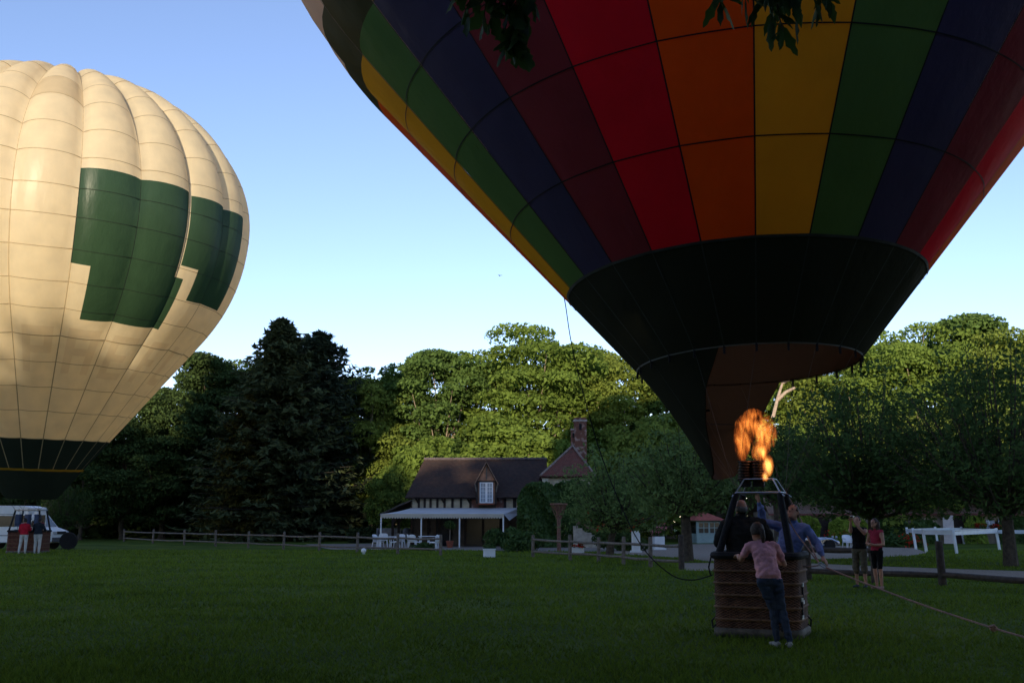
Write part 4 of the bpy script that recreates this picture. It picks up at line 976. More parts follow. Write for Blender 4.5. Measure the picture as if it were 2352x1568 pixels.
# outside stair with flowers
p = G(1345, 1262); ST = empty('outdoor_stair', (p.x, 64.2, 0), 0, 'pale masonry outdoor stair with brown handrail and red flowers on it', 'stair'); 
x0 = at(1317, 1207, 64.2).x - p.x; x1 = at(1390, 1240, 64.2).x - p.x
z0 = at(1317, 1207, 64.2).z; z1 = .35; n = 7
for k in range(n):
    f = k / n; xx = x0 + (x1 - x0) * (k + .5) / n; zz = z0 + (z1 - z0) * f
    MB().box((xx, .5, zz / 2), ((x1 - x0) / n, 1.1, zz)).build('step', mat('stair_plaster', (.40, .35, .28), .9, .2, 4), ST)
MB().beam((x0 + .1, -.1, z0 + .28), (x1, -.1, z1 + .45), .08, .16).build('handrail', mat('brown_rail', (.20, .12, .08), .8, .2), ST)
for xx, zz in ((x0 + .2, z0 - .1), (x1 - .1, .3)): MB().box((xx, -.1, zz + .25), (.07, .07, .6)).build('baluster', WOOD, ST)
def flowers(loc, W, H, n, m, label, seed, pot=None, rz=0, leafm=IVY):
    e = empty('flower_pot', loc, rz, label, 'flowers', 'flowers in the yard'); r = np.random.default_rng(seed)
    if pot == 'box': MB().box((0, 0, .17), (W, .34, .34)).build('planter', WHITE, e, bevel=.02); zb_ = .34
    elif pot == 'pot': MB().lathe([(.12, 0), (.17, .26), (.19, .26), (.19, .31), (.15, .31)], (0, 0, 0), 12).build('pot', TERRA, e, smooth=True); zb_ = .3
    else: MB().lathe([(.05, 0), (.12, .02), (.10, .15), (.02, .16)], (0, 0, 0), 8).build('root_ball', BARK, e); zb_ = .05
    cen = [[(r.random() - .5) * W * .8, (r.random() - .5) * .3, zb_ + r.random() * H * .7] for k in range(8)]; rad = [[W * .22, .18, H * .25]] * 8
    link('foliage', quads_mesh('foliage', cloud(r, cen, rad, n * 2, .05)), leafm, e)
    cen2 = [[c[0], c[1] - .06, c[2] + H * .12] for c in cen]
    link('blossoms', quads_mesh('blossoms', cloud(r, cen2, rad, n, .055, shell=.7)), m, e); return e
flowers(at(1352, 1199, 63.6), .5, .6, 110, RED_FL, 'bright red flowers at the head of the outdoor stair', 71)
flowers(at(1384, 1234, 63.4), .8, .9, 160, RED_FL, 'large clump of red flowers at the foot of the outdoor stair', 72)
flowers(G(1327, 1272), .62, .25, 70, RED_FL, 'small white planter box with red flowers behind the right fence', 73, 'box')
WPL = empty('planter_box', G(1124, 1279), 0, 'white square planter box standing alone on the lawn before the terrace', 'planter')
MB().box((0, 0, .18), (.55, .5, .36)).build('box', WHITE, WPL, bevel=.02); r_ = np.random.default_rng(5)
MB().box((0, 0, .365), (.60, .55, .05)).build('rim', WHITE, WPL)
link('foliage', quads_mesh('foliage', cloud(r_, [[0, 0, .42], [-.12, 0, .45], [.1, .05, .42]], [[.2, .2, .14]] * 3, 400, .05)), IVY, WPL)
BALL = empty('globe_light', G(835, 1272), 0, 'small white globe on the lawn near the fence', 'globe')
MB().lathe([(.10, 0), (.10, .03), (.05, .05)], (0, 0, 0), 12).build('foot', PLASTIC, BALL); MB().lathe([(.001, .04)] + [(.13 * math.sin(k * math.pi / 10), .17 - .13 * math.cos(k * math.pi / 10)) for k in range(1, 10)] + [(.001, .30)], (0, 0, 0), 14).build('globe', PLASTIC, BALL, smooth=True)
# potted standard tree
TP = empty('potted_topiary', G(1033, 1257), 0, 'small round headed topiary in a terracotta pot under the awning', 'plant')
MB().lathe([(.17, 0), (.22, .34), (.25, .34), (.25, .42), (.2, .42)], (0, 0, 0), 14).build('pot', TERRA, TP, smooth=True)
MB().tube([(0, 0, .4), (.01, 0, .9), (0, 0, 1.3)], .022, 6).build('stem', BARK_LT, TP)
link('foliage', quads_mesh('foliage', cloud(r_, [[0, 0, 1.42], [.12, 0, 1.36], [-.12, .05, 1.4]], [[.28, .28, .24]] * 3, 900, .045)), LEAF_DK, TP)

# white terrace tables and chairs
def chair_parts(e):
    MB().prism([(-.24, .42), (.24, .42), (.23, .46), (-.23, .46)], 'y', -.24, .24).build('seat', PLASTIC, e, bevel=.01)
    b = MB(); v = []
    for j in range(5):
        for i in range(9):
            u = (i / 8 - .5) * 2; z = .46 + .40 * j / 4; v.append((u * (.25 + .02 * j / 4), .24 + .05 * j / 4 - .07 * u * u, z - .07 * u ** 4 * (j == 4)))
    f = [(j * 9 + i, j * 9 + i + 1, (j + 1) * 9 + i + 1, (j + 1) * 9 + i) for j in range(4) for i in range(8)]
    o = link('backrest', np_mesh('backrest', v, f), PLASTIC, e, smooth=True); m = o.modifiers.new('thick', 'SOLIDIFY'); m.thickness = .025
    for s in (-1, 1):
        MB().tube([(s * .26, .24, .66), (s * .29, .0, .65), (s * .27, -.22, .62), (s * .27, -.25, .44)], .024, 6).build('armrest', PLASTIC, e, smooth=True)
        for yy in (-1, 1): MB().tube([(s * .23, yy * .21, .44), (s * .27, yy * .27, 0)], [.03, .02], 6).build('leg', PLASTIC, e)
def table_parts(e, W, D):
    MB().box((0, 0, .72), (W, D, .04)).build('top', PLASTIC, e, bevel=.012)
    for sx in (-1, 1):
        for sy in (-1, 1): MB().tube([(sx * (W / 2 - .1), sy * (D / 2 - .1), .70), (sx * (W / 2 - .07), sy * (D / 2 - .07), 0)], [.035, .028], 6).build('leg', PLASTIC, e)
t0 = empty('garden_table', G(896, 1261), .1, 'white plastic garden table left under the awning', 'table', 'terrace tables'); table_parts(t0, 1.6, .9)
t1 = empty('garden_table', G(985, 1259), -.05, 'white plastic garden table nearer the potted topiary', 'table', 'terrace tables'); table_parts(t1, 1.2, .9)
ch0 = None
for x, y, rz, lab in ((868, 1261, 1.2, 'white plastic chair at the far left of the terrace'), (880, 1256, .1, 'white plastic chair behind the left terrace table'), (906, 1262, -1.3, 'white plastic chair at the right end of the left table'), (917, 1260, -2.6, 'white plastic chair just right of a fence post'),
                      (946, 1261, 1.8, 'white plastic chair left of the low round bush'), (953, 1262, 2.4, 'white plastic chair touching the low round bush'), (993, 1262, -1.6, 'white plastic chair right of the low round bush'), (1000, 1264, -2.2, 'white plastic chair nearest the end fence post'),
                      (1950, 1263, .2, 'white plastic chair on the gravel right of the silver roadster'), (1962, 1262, -.8, 'white plastic chair half hidden by the man in black'), (1846, 1253, 1.4, 'white plastic chair left behind the silver roadster')):
    if ch0 is None: ch0 = empty('garden_chair', (0, 0, 0), 0, lab, 'chair', 'white garden chairs'); chair_parts(ch0); c = ch0
    else: c = copy_tree(ch0); c['label'] = lab
    c.location = G(x, y); c.rotation_euler = (0, 0, rz)
plant('round_bush', B2, IVY, BARK, G(971, 1264), .4, (.45, .4, .35), 'low round bush between the terrace chairs', 'shrub', 'shrubs at the house', ('stem', 'foliage'))
SB = empty('stone_bench', G(893, 1250), 0, 'grey high backed bench behind the left terrace table', 'bench')
GREY = mat('grey_board', (.20, .20, .21), .85, .2, 4)
MB().box((0, 0, .85), (1.75, .08, .55)).build('backrest', GREY, SB); MB().box((0, -.25, .45), (1.75, .5, .07)).build('seat', GREY, SB)
for s in (-.8, .8): MB().box((s, -.1, .5), (.09, .4, 1.0)).build('leg', GREY, SB)
BBQ = empty('covered_grill', G(935, 1250), 0, 'round backed grey covered grill right of the high bench', 'grill')
MB().lathe([(.36, .35), (.40, .7), (.38, .95), (.25, 1.1), (.001, 1.15)], (0, 0, 0), 14).build('cover', mat('grey_cover', (.13, .14, .17), .8, .2), BBQ, smooth=True)
for k in range(3): MB().tube([(.25 * math.cos(k * 2.1), .25 * math.sin(k * 2.1), .4), (.32 * math.cos(k * 2.1), .32 * math.sin(k * 2.1), 0)], .02, 6).build('leg', BLACK, BBQ)

# ------------------------------------------------------------------ fences
def fence(posts, rails, m, label, ph=1.03, pr=.075, rr=.05, heights=(.78, .28), skip=()):
    P = [G(x, y) for x, y in posts]; e = empty('rail_fence', P[0], 0, label, 'fence', 'wooden rail fences'); o = P[0]
    r = random.Random(int(posts[0][0]))
    for p in P:
        a = p - o; h = ph * r.uniform(.96, 1.05); lx_, ly_ = r.uniform(-.03, .03), r.uniform(-.03, .03)
        MB().tube([a + Vector((0, 0, -.1)), a + Vector((lx_ * .5, ly_ * .5, h * .5)), a + Vector((lx_, ly_, h - .02)), a + Vector((lx_, ly_, h))], [pr * 1.05, pr, pr * .96, pr * .7], 9).build('post', m, e, smooth=True)
    for k in range(len(P) - 1):
        for hi, z in enumerate(heights):
            if (k, hi) in skip: continue
            a = P[k] - o; b = P[k + 1] - o; d = (b - a).normalized(); a2 = a - d * .06; b2 = b + d * .06; j = lambda: r.uniform(-.025, .025)
            mid = (a2 + b2) / 2
            MB().tube([a2 + Vector((0, 0, z + j())), mid + Vector((0, 0, z + j() - .015)), b2 + Vector((0, 0, z + j()))], [rr * .95, rr * 1.05, rr * .9], 8).build('rail', m, e, smooth=True)
    return e
fence([(284.5, 1243), (350.6, 1247.6), (423, 1251), (495, 1254.5), (570, 1257.8), (651, 1261.4), (733, 1265), (820, 1268.5), (913.6, 1272), (1012, 1275.4)], None, WOOD, 'grey wooden two rail fence along the left side of the lawn')
fence([(1224, 1279), (1309.7, 1286), (1375, 1290.5), (1432, 1295.7), (1494.4, 1301.8), (1565, 1307)], None, WOOD, 'shorter grey wooden fence section in front of the outdoor stair')
fence([(1565.5, 1308.5), (1690, 1319), (1857, 1332), (2010, 1338.5), (2166, 1344.5), (2480, 1366)], None, WOOD_DK, 'dark brown rail fence passing behind basket and couple to the right edge', 1.12, .10, .075, (.86, .26), {(3, 0), (4, 0), (0, 0), (0, 1)})
# white paddock rails
WR = empty('paddock_rails', G(2198, 1271), 0, 'white painted board paddock rails on the right', 'fence'); wo_ = Vector(WR.location)
pp = {k: G(*v) - wo_ for k, v in {'a': (2089, 1255), 'b': (2104, 1261), 'c': (2128, 1267.6), 'd': (2198, 1271), 'e': (2296, 1262), 'f': (2154, 1249), 'g': (2214, 1248), 'h': (2440, 1266)}.items()}
for k, p in pp.items(): MB().beam(p, p + Vector((-.12, 0, 1.22)), .13, .10, (0, 1, 0)).build('post', WHITE, WR)
for a, b in ('ab', 'bc', 'cd', 'de', 'af', 'fg', 'ge', 'eh'):
    MB().beam(pp[a] + Vector((-.10, -.08, 1.02)), pp[b] + Vector((-.10, -.08, 1.04)), .04, .20).build('board', WHITE, WR)
    if a + b in ('cd', 'de'): MB().beam(pp[a] + Vector((-.10, .05, 1.17)), pp[b] + Vector((-.10, .05, 1.17)), .22, .04).build('cap_board', WHITE, WR)

# ------------------------------------------------------------------ ivy covered farmhouse on the right
FX0, FX1 = at(1775, 1200, 76).x, at(2520, 1200, 76).x
FH = empty('farmhouse', ((FX0 + FX1) / 2, 76, 0), 0, 'long low farmhouse under ivy with brown tiled roof on the right', 'house'); fo = Vector(FH.location); W2 = FX1 - FX0
MB().box((0, 3, 1.15), (W2, 6, 2.3)).build('wall', mat('farm_plaster', (.30, .24, .18), .9, .2, 2), FH)
fr_ = slab('roof', [(-W2 / 2 - .4, -.5, 2.15), (W2 / 2 + .4, -.5, 2.15), (W2 / 2 + .4, 3.4, 5.0), (-W2 / 2 - .4, 3.4, 5.0)], .12, roof_mat('brown_roof_tiles', (.20, .125, .10), (.27, .17, .135), (.20, .15, .12)), FH, 30, .1)
slab('rear_slope', [(W2 / 2 + .4, 7.3, 2.15), (-W2 / 2 - .4, 7.3, 2.15), (-W2 / 2 - .4, 3.42, 5.0), (W2 / 2 + .4, 3.42, 5.0)], .12, _M['brown_roof_tiles'], fr_, 20)
MB().box((0, -.53, 2.08), (W2 + .8, .06, .1)).build('gutter', mat('red_gutter', (.16, .05, .045), .7, .1), FH)
def fx(x, Y=75.9): return at(x, 1200, Y).x - fo.x
dd = MB().box((fx(1891), -.03, .95), (.9, .08, 1.9)).build('door', mat('dark_door', (.035, .02, .016), .7, .2), FH); MB().box((fx(1891) + .3, -.09, .95), (.05, .05, .12)).build('handle', STEEL, dd)
dd = MB().box((fx(2202), -.03, 1.0), (1.0, .08, 2.0)).build('doorway', mat('dark_door', (1, 1, 1)), FH); MB().box((fx(2172), -.55, 1.02), (.72, .06, 2.0), R(-20)).build('open_door_leaf', mat('pink_white_door', (.62, .55, .54), .6, .08), dd)
wd = MB().box((fx(2272), -.03, 1.35), (1.4, .08, .75)).build('window', GLASS, FH); MB().box((fx(2275), -.08, 1.35), (.62, .02, .66)).build('curtain', mat('lace_curtain', (.42, .45, .50), .8, .3, 9), wd)
for s in (-.7, 0, .7): MB().box((fx(2272) + s, -.09, 1.35), (.06, .05, .8)).build('window_frame', WHITE, wd)
for k, (a, b, hh, lm, lab) in enumerate([(1790, 1880, 2.0, IVY_LT, 'ivy coloured sunny green on the farmhouse wall right of the blue shirted man'), (1902, 1990, 1.9, IVY_LT, 'ivy on the farmhouse wall behind the silver roadster'), (1990, 2085, 1.8, IVY, 'ivy on the farmhouse wall behind the couple'), (2085, 2155, 1.7, IVY, 'ivy left of the open pale door'), (2212, 2262, 2.0, IVY_LT, 'bright green ivy clump right of the open pale door'), (2290, 2420, 1.9, IVY, 'ivy on the farmhouse wall behind the leaning trunk')]):
    xa_, xb_ = at(a, 1200, 75.6).x, at(b, 1200, 75.6).x
    climber(((xa_ + xb_) / 2, 75.6, 0), xb_ - xa_, .5, hh, int(900 * (xb_ - xa_)), .10, lm, lab, 80 + k)
for k, (x, y, lab) in enumerate(((2100, 1246, 'red flower bed left of the white paddock rails'), (2250, 1213, 'red flowers on the farmhouse window sill, left clump'), (2285, 1214, 'red flowers on the farmhouse window sill, right clump'), (1925, 1240, 'dark red flowers between roadster and couple'))):
    flowers(at(x, y, 75.0 if k in (1, 2) else 72) if k in (1, 2) else G(x, y + 12), 1.6 if k in (0, 3) else .8, .9 if k in (0, 3) else .35, 140, RED_FL, lab, 90 + k)
plant('hedge', B2, IVY, BARK, G(2080, 1256), .2, (1.1, .8, .6), 'low hedge at the gravel edge left of the paddock rails', 'shrub', 'shrubs at the house', ('stem', 'foliage'))
plant('hedge', B2, IVY, BARK, G(2045, 1254), 1.2, (1.0, .8, .55), 'low hedge right behind the standing woman', 'shrub', 'shrubs at the house', ('stem', 'foliage'))

# kiosk with red pyramid roof
KB = G(1618, 1246); KI = empty('garden_kiosk', KB, R(12), 'small pale green kiosk with red pyramid roof behind the trunk', 'kiosk')
KG = mat('kiosk_paint', (.30, .38, .36), .7, .1, 3); KR = mat('kiosk_roof_red', (.44, .12, .09), .8, .15, 5)
MB().box((0, 0, .35), (2.0, 2.0, .7)).build('wall', KG, KI)
for sx in (-1, 1):
    for sy in (-1, 1): MB().box((sx * .95, sy * .95, .85), (.12, .12, 1.7)).build('corner_post', KG, KI)
MB().box((0, -.97, 1.12), (1.8, .03, .84)).build('window', GLASS, KI); MB().box((.97, 0, 1.12), (.03, 1.8, .84)).build('window', GLASS, KI); MB().box((-.97, 0, 1.12), (.03, 1.8, .84)).build('window', GLASS, KI)
for k in range(-2, 3): MB().box((k * .42, -.99, 1.12), (.05 if k else .12, .05, .84)).build('glazing_bar', KG, KI)
for z in (.72, 1.12, 1.52): MB().box((0, -.995, z), (1.9, .06, .05)).build('glazing_rail', KG, KI)
MB().box((0, 0, 1.62), (1.8, 1.8, .1)).build('ceiling', KG, KI)
MB().add([(-1.35, -1.35, 1.66), (1.35, -1.35, 1.66), (1.35, 1.35, 1.66), (-1.35, 1.35, 1.66), (0, 0, 2.32)], [(0, 1, 4), (1, 2, 4), (2, 3, 4), (3, 0, 4), (3, 2, 1, 0)]).build('pyramid_roof', KR, KI)
for x, y, h, lab, sd in ((1461, 1268, 1.15, 'white pedestal with flowers left of the grey green tree', 101), (1513, 1262, .75, 'squat white pedestal with red and pink flowers near the kiosk', 102)):
    q = empty('flower_pedestal', G(x, y), .2, lab, 'pedestal', 'white flower pedestals')
    MB().box((0, 0, .05), (.75 if h < 1 else .5, .5, .1)).build('base', WHITE, q); MB().box((0, 0, h / 2), (.62 if h < 1 else .36, .4, h)).build('shaft', WHITE, q, bevel=.02)
    r2 = np.random.default_rng(sd); link('foliage', quads_mesh('foliage', cloud(r2, [[0, 0, h + .25], [.2, 0, h + .4], [-.2, 0, h + .3]], [[.3, .3, .3]] * 3, 500, .06)), IVY, q)
    link('blossoms', quads_mesh('blossoms', cloud(r2, [[0, -.1, h + .4], [.25, -.1, h + .5], [-.25, -.1, h + .2]], [[.25, .25, .25]] * 3, 120, .06)), RED_FL if sd == 101 else PINK_FL, q)
plant('hedge', B2, LEAF_DK, BARK, G(1430, 1264), 2.2, (1.1, .8, .9), 'dark bush between the outdoor stair and the white pedestal', 'shrub', 'shrubs at the house', ('stem', 'foliage'))

# ------------------------------------------------------------------ people
SKIN = mat('skin', (.46, .24, .165), .55, .08, 8)
def person(label, loc, rz, J=None, shirt=None, pants=None, shoes=None, sleeve=.55, leg=1.9, hair=None, hairstyle='short', s=1.0, voxel=.013, build=1.0, skirt_loose=0.0, head_tilt=(0, 0), twist=0.0, curl=.5, group=None, hem=.93):
    D = dict(pelvis=(0, 0, .97), waist=(0, 0, 1.10), chest=(0, 0, 1.30), neck=(0, 0, 1.48), head=(0, .025, 1.635))
    for sd, k in (('R', 1), ('L', -1)):
        D.update({'sh' + sd: (k * .185, 0, 1.42), 'el' + sd: (k * .255, -.03, 1.13), 'wr' + sd: (k * .265, .06, .88), 'hd' + sd: None,
                  'hip' + sd: (k * .095, 0, .94), 'kn' + sd: (k * .105, .02, .52), 'an' + sd: (k * .11, -.02, .085), 'to' + sd: (k * .135, .16, .03)})
    D.update(J or {}); V = {k: (Vector(v) if v is not None else None) for k, v in D.items()}
    mb = MB(); smp = []
    def ring_axes(d, ref):
        d = d.normalized(); a = ref - d * ref.dot(d); a.normalize(); return a, d.cross(a)
    def piece(pts, radii, region, ref=Vector((1, 0, 0)), flat=1.0, core=False):
        rings = []
        for i, p in enumerate(pts):
            d = pts[min(i + 1, len(pts) - 1)] - pts[max(i - 1, 0)]
            if abs(d.normalized().dot(ref)) > .95: ref = Vector((0, 1, 0))
            a, b = ring_axes(d, ref); r = radii[i]; rx, ry = r if hasattr(r, '__len__') else (r, r * flat)
            rings.append((p, a, b, rx, ry))
        c0 = rings[0]; c1 = rings[-1]; d0 = (pts[0] - pts[1]).normalized(); d1 = (pts[-1] - pts[-2]).normalized()
        rings = [(c0[0] + d0 * min(c0[3], c0[4]) * .6, c0[1], c0[2], c0[3] * .55, c0[4] * .55)] + rings + [(c1[0] + d1 * min(c1[3], c1[4]) * .6, c1[1], c1[2], c1[3] * .55, c1[4] * .55)]
        mb.loft(rings)
        for i in range(len(pts) - 1):
            for k in range(7):
                f = k / 6; rr = rings[i + 1][3] * (1 - f) + rings[i + 2][3] * f; ry = rings[i + 1][4] * (1 - f) + rings[i + 2][4] * f
                smp.append((pts[i].lerp(pts[i + 1], f), (rr + ry) / 2, region if isinstance(region, str) else region[i], core))
    X = Matrix.Rotation(twist, 3, 'Z') @ Vector((1, 0, 0)); B = build
    pe, wa, ch, ne, hd = V['pelvis'], V['waist'], V['chest'], V['neck'], V['head']
    top = (V['shR'] + V['shL']) / 2
    # hips / trousers top, torso
    piece([pe + Vector((0, 0, -.08)), pe, pe.lerp(wa, .6)], [(.155 * B, .115 * B), (.168 * B, .122 * B), (.145 * B, .105 * B)], 'pants', X, core=True)
    hemp = pe.lerp(wa, hem - .93 + .0)
    piece([hemp, wa, ch, ch.lerp(top, .7), top + (ne - top) * .25], [(.186 * B, .140 * B), (.166 * B, .123 * B), (.185 * B, .128 * B), (.178 * B, .105 * B), (.11 * B, .075 * B)], 'shirt', X, core=True)
    piece([top.lerp(ne, .1), ne, hd + Vector((0, 0, -.07))], [.062, .054, .052], 'skin', X)
    for sd in 'RL':
        sh, el, wr = V['sh' + sd], V['el' + sd], V['wr' + sd]
        piece([top.lerp(sh, .4), sh], [.075 * B, .066 * B], 'shirt', Vector((0, 1, 0)))
        def arm(t): return sh.lerp(el, t) if t <= 1 else el.lerp(wr, t - 1)
        ts = [0, .25, .5, .75, 1.0, 1.25, 1.6, 1.95]; rs = [.056, .052, .047, .043, .041, .042, .035, .027]
        if sleeve > .02:
            tc = [t for t in ts if t < sleeve - .02] + [sleeve]; piece([arm(t) for t in tc], [(np.interp(t, ts, rs) + .012 + .004 * t) * (B if t < 1 else 1) for t in tc], 'shirt', Vector((0, 1, .3)))
        piece([arm(t) for t in ts], [r_ * (.5 + .5 * B) for r_ in rs], ['skin' if t >= sleeve else 'shirt' for t in ts[:-1]], Vector((0, 1, .3)))
        # hand: palm, four fingers, thumb
        hdv = V['hd' + sd]; d = (hdv if hdv is not None else (wr - el)).normalized(); k = 1 if sd == 'R' else -1
        side = d.cross(Vector((0, 0, 1)));
        if side.length < .2: side = Vector((0, 1, 0))
        side.normalize(); nrm = side.cross(d)
        piece([wr, wr + d * .04, wr + d * .085], [(.026, .018), (.040, .016), (.040, .014)], 'skin', side)
        for q, ln in zip((-.030, -.010, .010, .030), (.062, .074, .070, .055)):
            b0 = wr + d * .085 + side * q; d1 = (d - nrm * curl * .6).normalized(); d2 = (d - nrm * curl * 1.6).normalized()
            piece([b0, b0 + d1 * ln * .5, b0 + d1 * ln * .5 + d2 * ln * .55], [.0095, .0090, .0075], 'skin', side)
        b0 = wr + d * .03 + side * (.035); d1 = (d * .8 + side * .7 - nrm * .2).normalized()
        piece([b0, b0 + d1 * .03, b0 + d1 * .03 + (d * .9 + side * .25).normalized() * .032], [.012, .0105, .009], 'skin', nrm)
        hp, kn, an, to = V['hip' + sd], V['kn' + sd], V['an' + sd], V['to' + sd]
        def lg(t): return hp.lerp(kn, t) if t <= 1 else kn.lerp(an, t - 1)
        ts = [0, .3, .65, 1.0, 1.35, 1.7, 1.97]; rs = [.092, .082, .066, .054, .053, .042, .036]
        tc = [t for t in ts if t < leg - .02] + [leg]
        piece([lg(t) for t in tc], [(np.interp(t, ts, rs) + .010 + skirt_loose * t) * B for t in tc], 'pants', Vector((1, 0, 0)), core=True)
        piece([lg(t) for t in ts], rs, ['skin' if t >= leg else 'pants' for t in ts[:-1]], Vector((1, 0, 0)))
        heel = an + (an - to) * .25; heel.z = an.z - .045
        piece([heel, an.lerp(to, .45) + Vector((0, 0, -.025)), to], [(.036, .042), (.045, .036), (.036, .026)], 'shoes', Vector((1, 0, 0)))
    # head with nose, ears, brow, chin
    tx, ty = head_tilt; HM = Matrix.Rotation(tx, 3, 'X') @ Matrix.Rotation(ty, 3, 'Y') @ Matrix.Rotation(twist, 3, 'Z')
    def hp_(x, y, z): return hd + HM @ Vector((x, y, z))
    hx, hy = HM @ Vector((1, 0, 0)), HM @ Vector((0, 1, 0)); rings = []
    for z, rx, ry, yo in ((-.118, .022, .022, .058), (-.108, .040, .045, .048), (-.085, .054, .066, .030), (-.045, .066, .086, .012), (0, .073, .097, .004), (.045, .075, .099, 0), (.080, .066, .088, -.004), (.105, .045, .060, -.008), (.116, .018, .025, -.010)):
        rings.append((hp_(0, yo, z), hx, hy, rx, ry)); smp.append((hp_(0, yo, z), rx, 'skin', False)); smp.append((hp_(0, yo + .05, z), rx * .6, 'skin', False))
    mb.loft(rings)
    piece([hp_(0, .098, .012), hp_(0, .110, -.010), hp_(0, .122, -.030)], [.009, .012, .015], 'skin', hx)
    piece([hp_(-.03, .096, .028), hp_(.03, .096, .028)], [.012, .012], 'skin', Vector((0, 0, 1)))
    piece([hp_(-.022, .092, -.060), hp_(.022, .092, -.060)], [.009, .009], 'skin', Vector((0, 0, 1)))
    for k in (-1, 1): piece([hp_(k * .072, -.005, -.03), hp_(k * .080, -.012, .0), hp_(k * .078, -.008, .025)], [.012, .016, .012], 'skin', Vector((0, 1, 0)))
    me = mb.mesh('tmp'); tmp = bpy.data.objects.new('tmp', me); COL.objects.link(tmp)
    m = tmp.modifiers.new('r', 'REMESH'); m.mode = 'VOXEL'; m.voxel_size = voxel
    m = tmp.modifiers.new('s', 'SMOOTH'); m.factor = .5; m.iterations = 3
    bpy.context.view_layer.update(); dg = bpy.context.evaluated_depsgraph_get()
    out = bpy.data.meshes.new_from_object(tmp.evaluated_get(dg)); bpy.data.objects.remove(tmp); bpy.data.meshes.remove(me)
    out.name = 'person'
    reg = ['skin', 'shirt', 'pants', 'shoes']; out.materials.clear()
    for mm in (SKIN, shirt, pants, shoes): out.materials.append(mm)
    cen = np.empty(len(out.polygons) * 3, np.float32); out.polygons.foreach_get('center', cen); cen = cen.reshape(-1, 3)
    sp_ = np.array([tuple(q[0]) for q in smp]); sr = np.array([q[1] for q in smp]); si = np.array([reg.index(q[2]) for q in smp])
    dd_ = np.linalg.norm(cen[:, None, :] - sp_[None], axis=2) - sr[None]
    am = dd_.argmin(1); mi = si[am].astype(np.int32); co = np.array([q[3] for q in smp])[am]; hz = hemp.z - .015
    mi[co & (cen[:, 2] < hz) & (mi == 1)] = 2; mi[co & (cen[:, 2] >= hz) & (mi == 2)] = 1
    out.polygons.foreach_set('material_index', mi)
    out.polygons.foreach_set('use_smooth', [True] * len(out.polygons))
    if voxel < .015:      # cloth folds
        from mathutils import noise
        nv_ = len(out.vertices); cl = np.zeros(nv_, bool); co_ = np.empty(nv_ * 3, np.float32); no_ = np.empty(nv_ * 3, np.float32)
        out.vertices.foreach_get('co', co_); out.vertices.foreach_get('normal', no_); co_ = co_.reshape(-1, 3); no_ = no_.reshape(-1, 3)
        for pl in out.polygons:
            if pl.material_index in (1, 2):
                for vi in pl.vertices: cl[vi] = True
        for vi in np.nonzero(cl)[0]:
            c = co_[vi]; k = noise.noise((c[0] * 9 + c[2] * 6, c[1] * 9, c[2] * 11 - c[0] * 7)); co_[vi] += no_[vi] * (.012 * (abs(k) * 2 - .5))
        out.vertices.foreach_set('co', co_.ravel()); out.update()
    o = bpy.data.objects.new('person', out); COL.objects.link(o); o.location = loc; o.rotation_euler = (0, 0, rz); o.scale = (s, s, s)
    tag(o, label, 'person', group)
    # eyes
    for k in (-1, 1):
        MB().lathe([(.001, -.011), (.009, -.006), (.0115, 0), (.009, .006), (.001, .011)], hp_(k * .031, .088, .008), 8).build('eye', mat('eye', (.10, .08, .07), .2, .1), o, smooth=True)
    if hair is not None:
        h = MB(); nu, nv = 22, 14; v = []; keep = []
        for j in range(nv + 1):
            ph = math.pi * j / nv
            for i in range(nu):
                a = 2 * math.pi * i / nu; q = Vector((.083 * math.sin(ph) * math.cos(a), .108 * math.sin(ph) * math.sin(a), .122 * math.cos(ph))); q *= 1 + .03 * math.sin(i * 2.7 + j) ; v.append(q)
        low = {'short': -.045, 'pony': -.05, 'long': -.10, 'bald': -.06}[hairstyle]
        def ok(q):
            if hairstyle == 'bald': return -.06 < q.z < .035 and q.y < .03
            return q.z > low and not (q.y > .045 and q.z < .062) and not (abs(q.x) > .05 and q.y > .0 and q.z < -.01)
        f = []
        for j in range(nv):
            for i in range(nu):
                ids = (j * nu + i, j * nu + (i + 1) % nu, (j + 1) * nu + (i + 1) % nu, (j + 1) * nu + i); c = sum((v[t] for t in ids), Vector()) / 4
                if ok(c): f.append(ids)
        h.add([hp_(*(q + Vector((0, -.008, .006)))) for q in v], f)
        if hairstyle == 'pony': h.tube([hp_(0, -.10, .03), hp_(.02, -.14, .0), hp_(.035, -.13, -.09), hp_(.045, -.10, -.19)], [.025, .036, .034, .010], 9)
        if hairstyle == 'long':
            for k in (-1, 0, 1): h.tube([hp_(k * .05, -.06, .05), hp_(k * .075, -.075 + abs(k) * .03, -.06), hp_(k * .08, -.07 + abs(k) * .03, -.17), hp_(k * .075, -.05, -.27)], [.04, .052, .048, .015], 9)
        ho_ = h.build('hair', hair, o, smooth=True); mm = ho_.modifiers.new('t', 'SOLIDIFY'); mm.thickness = .012
    return o
def shirt_mat(n, c, v_=.14): return mat(n, c, .9, v_, 9, 1.0, 16, spec=.1)
HB = mat('brown_hair', (.050, .030, .020), .6, .3, 30, .5, 120); HK = mat('dark_hair', (.016, .012, .010), .6, .3, 30, .5, 120); HG = mat('grey_hair', (.20, .19, .18), .7, .3, 30)
JEANS = shirt_mat('blue_jeans', (.045, .060, .095)); DKT = shirt_mat('dark_trousers', (.018, .018, .022)); KHAKI = shirt_mat('khaki_cotton', (.115, .10, .072)); OFFW = shirt_mat('offwhite_trousers', (.52, .50, .46))
SHOE = mat('dark_shoes', (.03, .035, .045), .7, .2); SHOE_L = mat('light_shoes', (.35, .33, .30), .7, .2); BAREF = mat('sandal_feet', (.40, .22, .16), .6, .1)

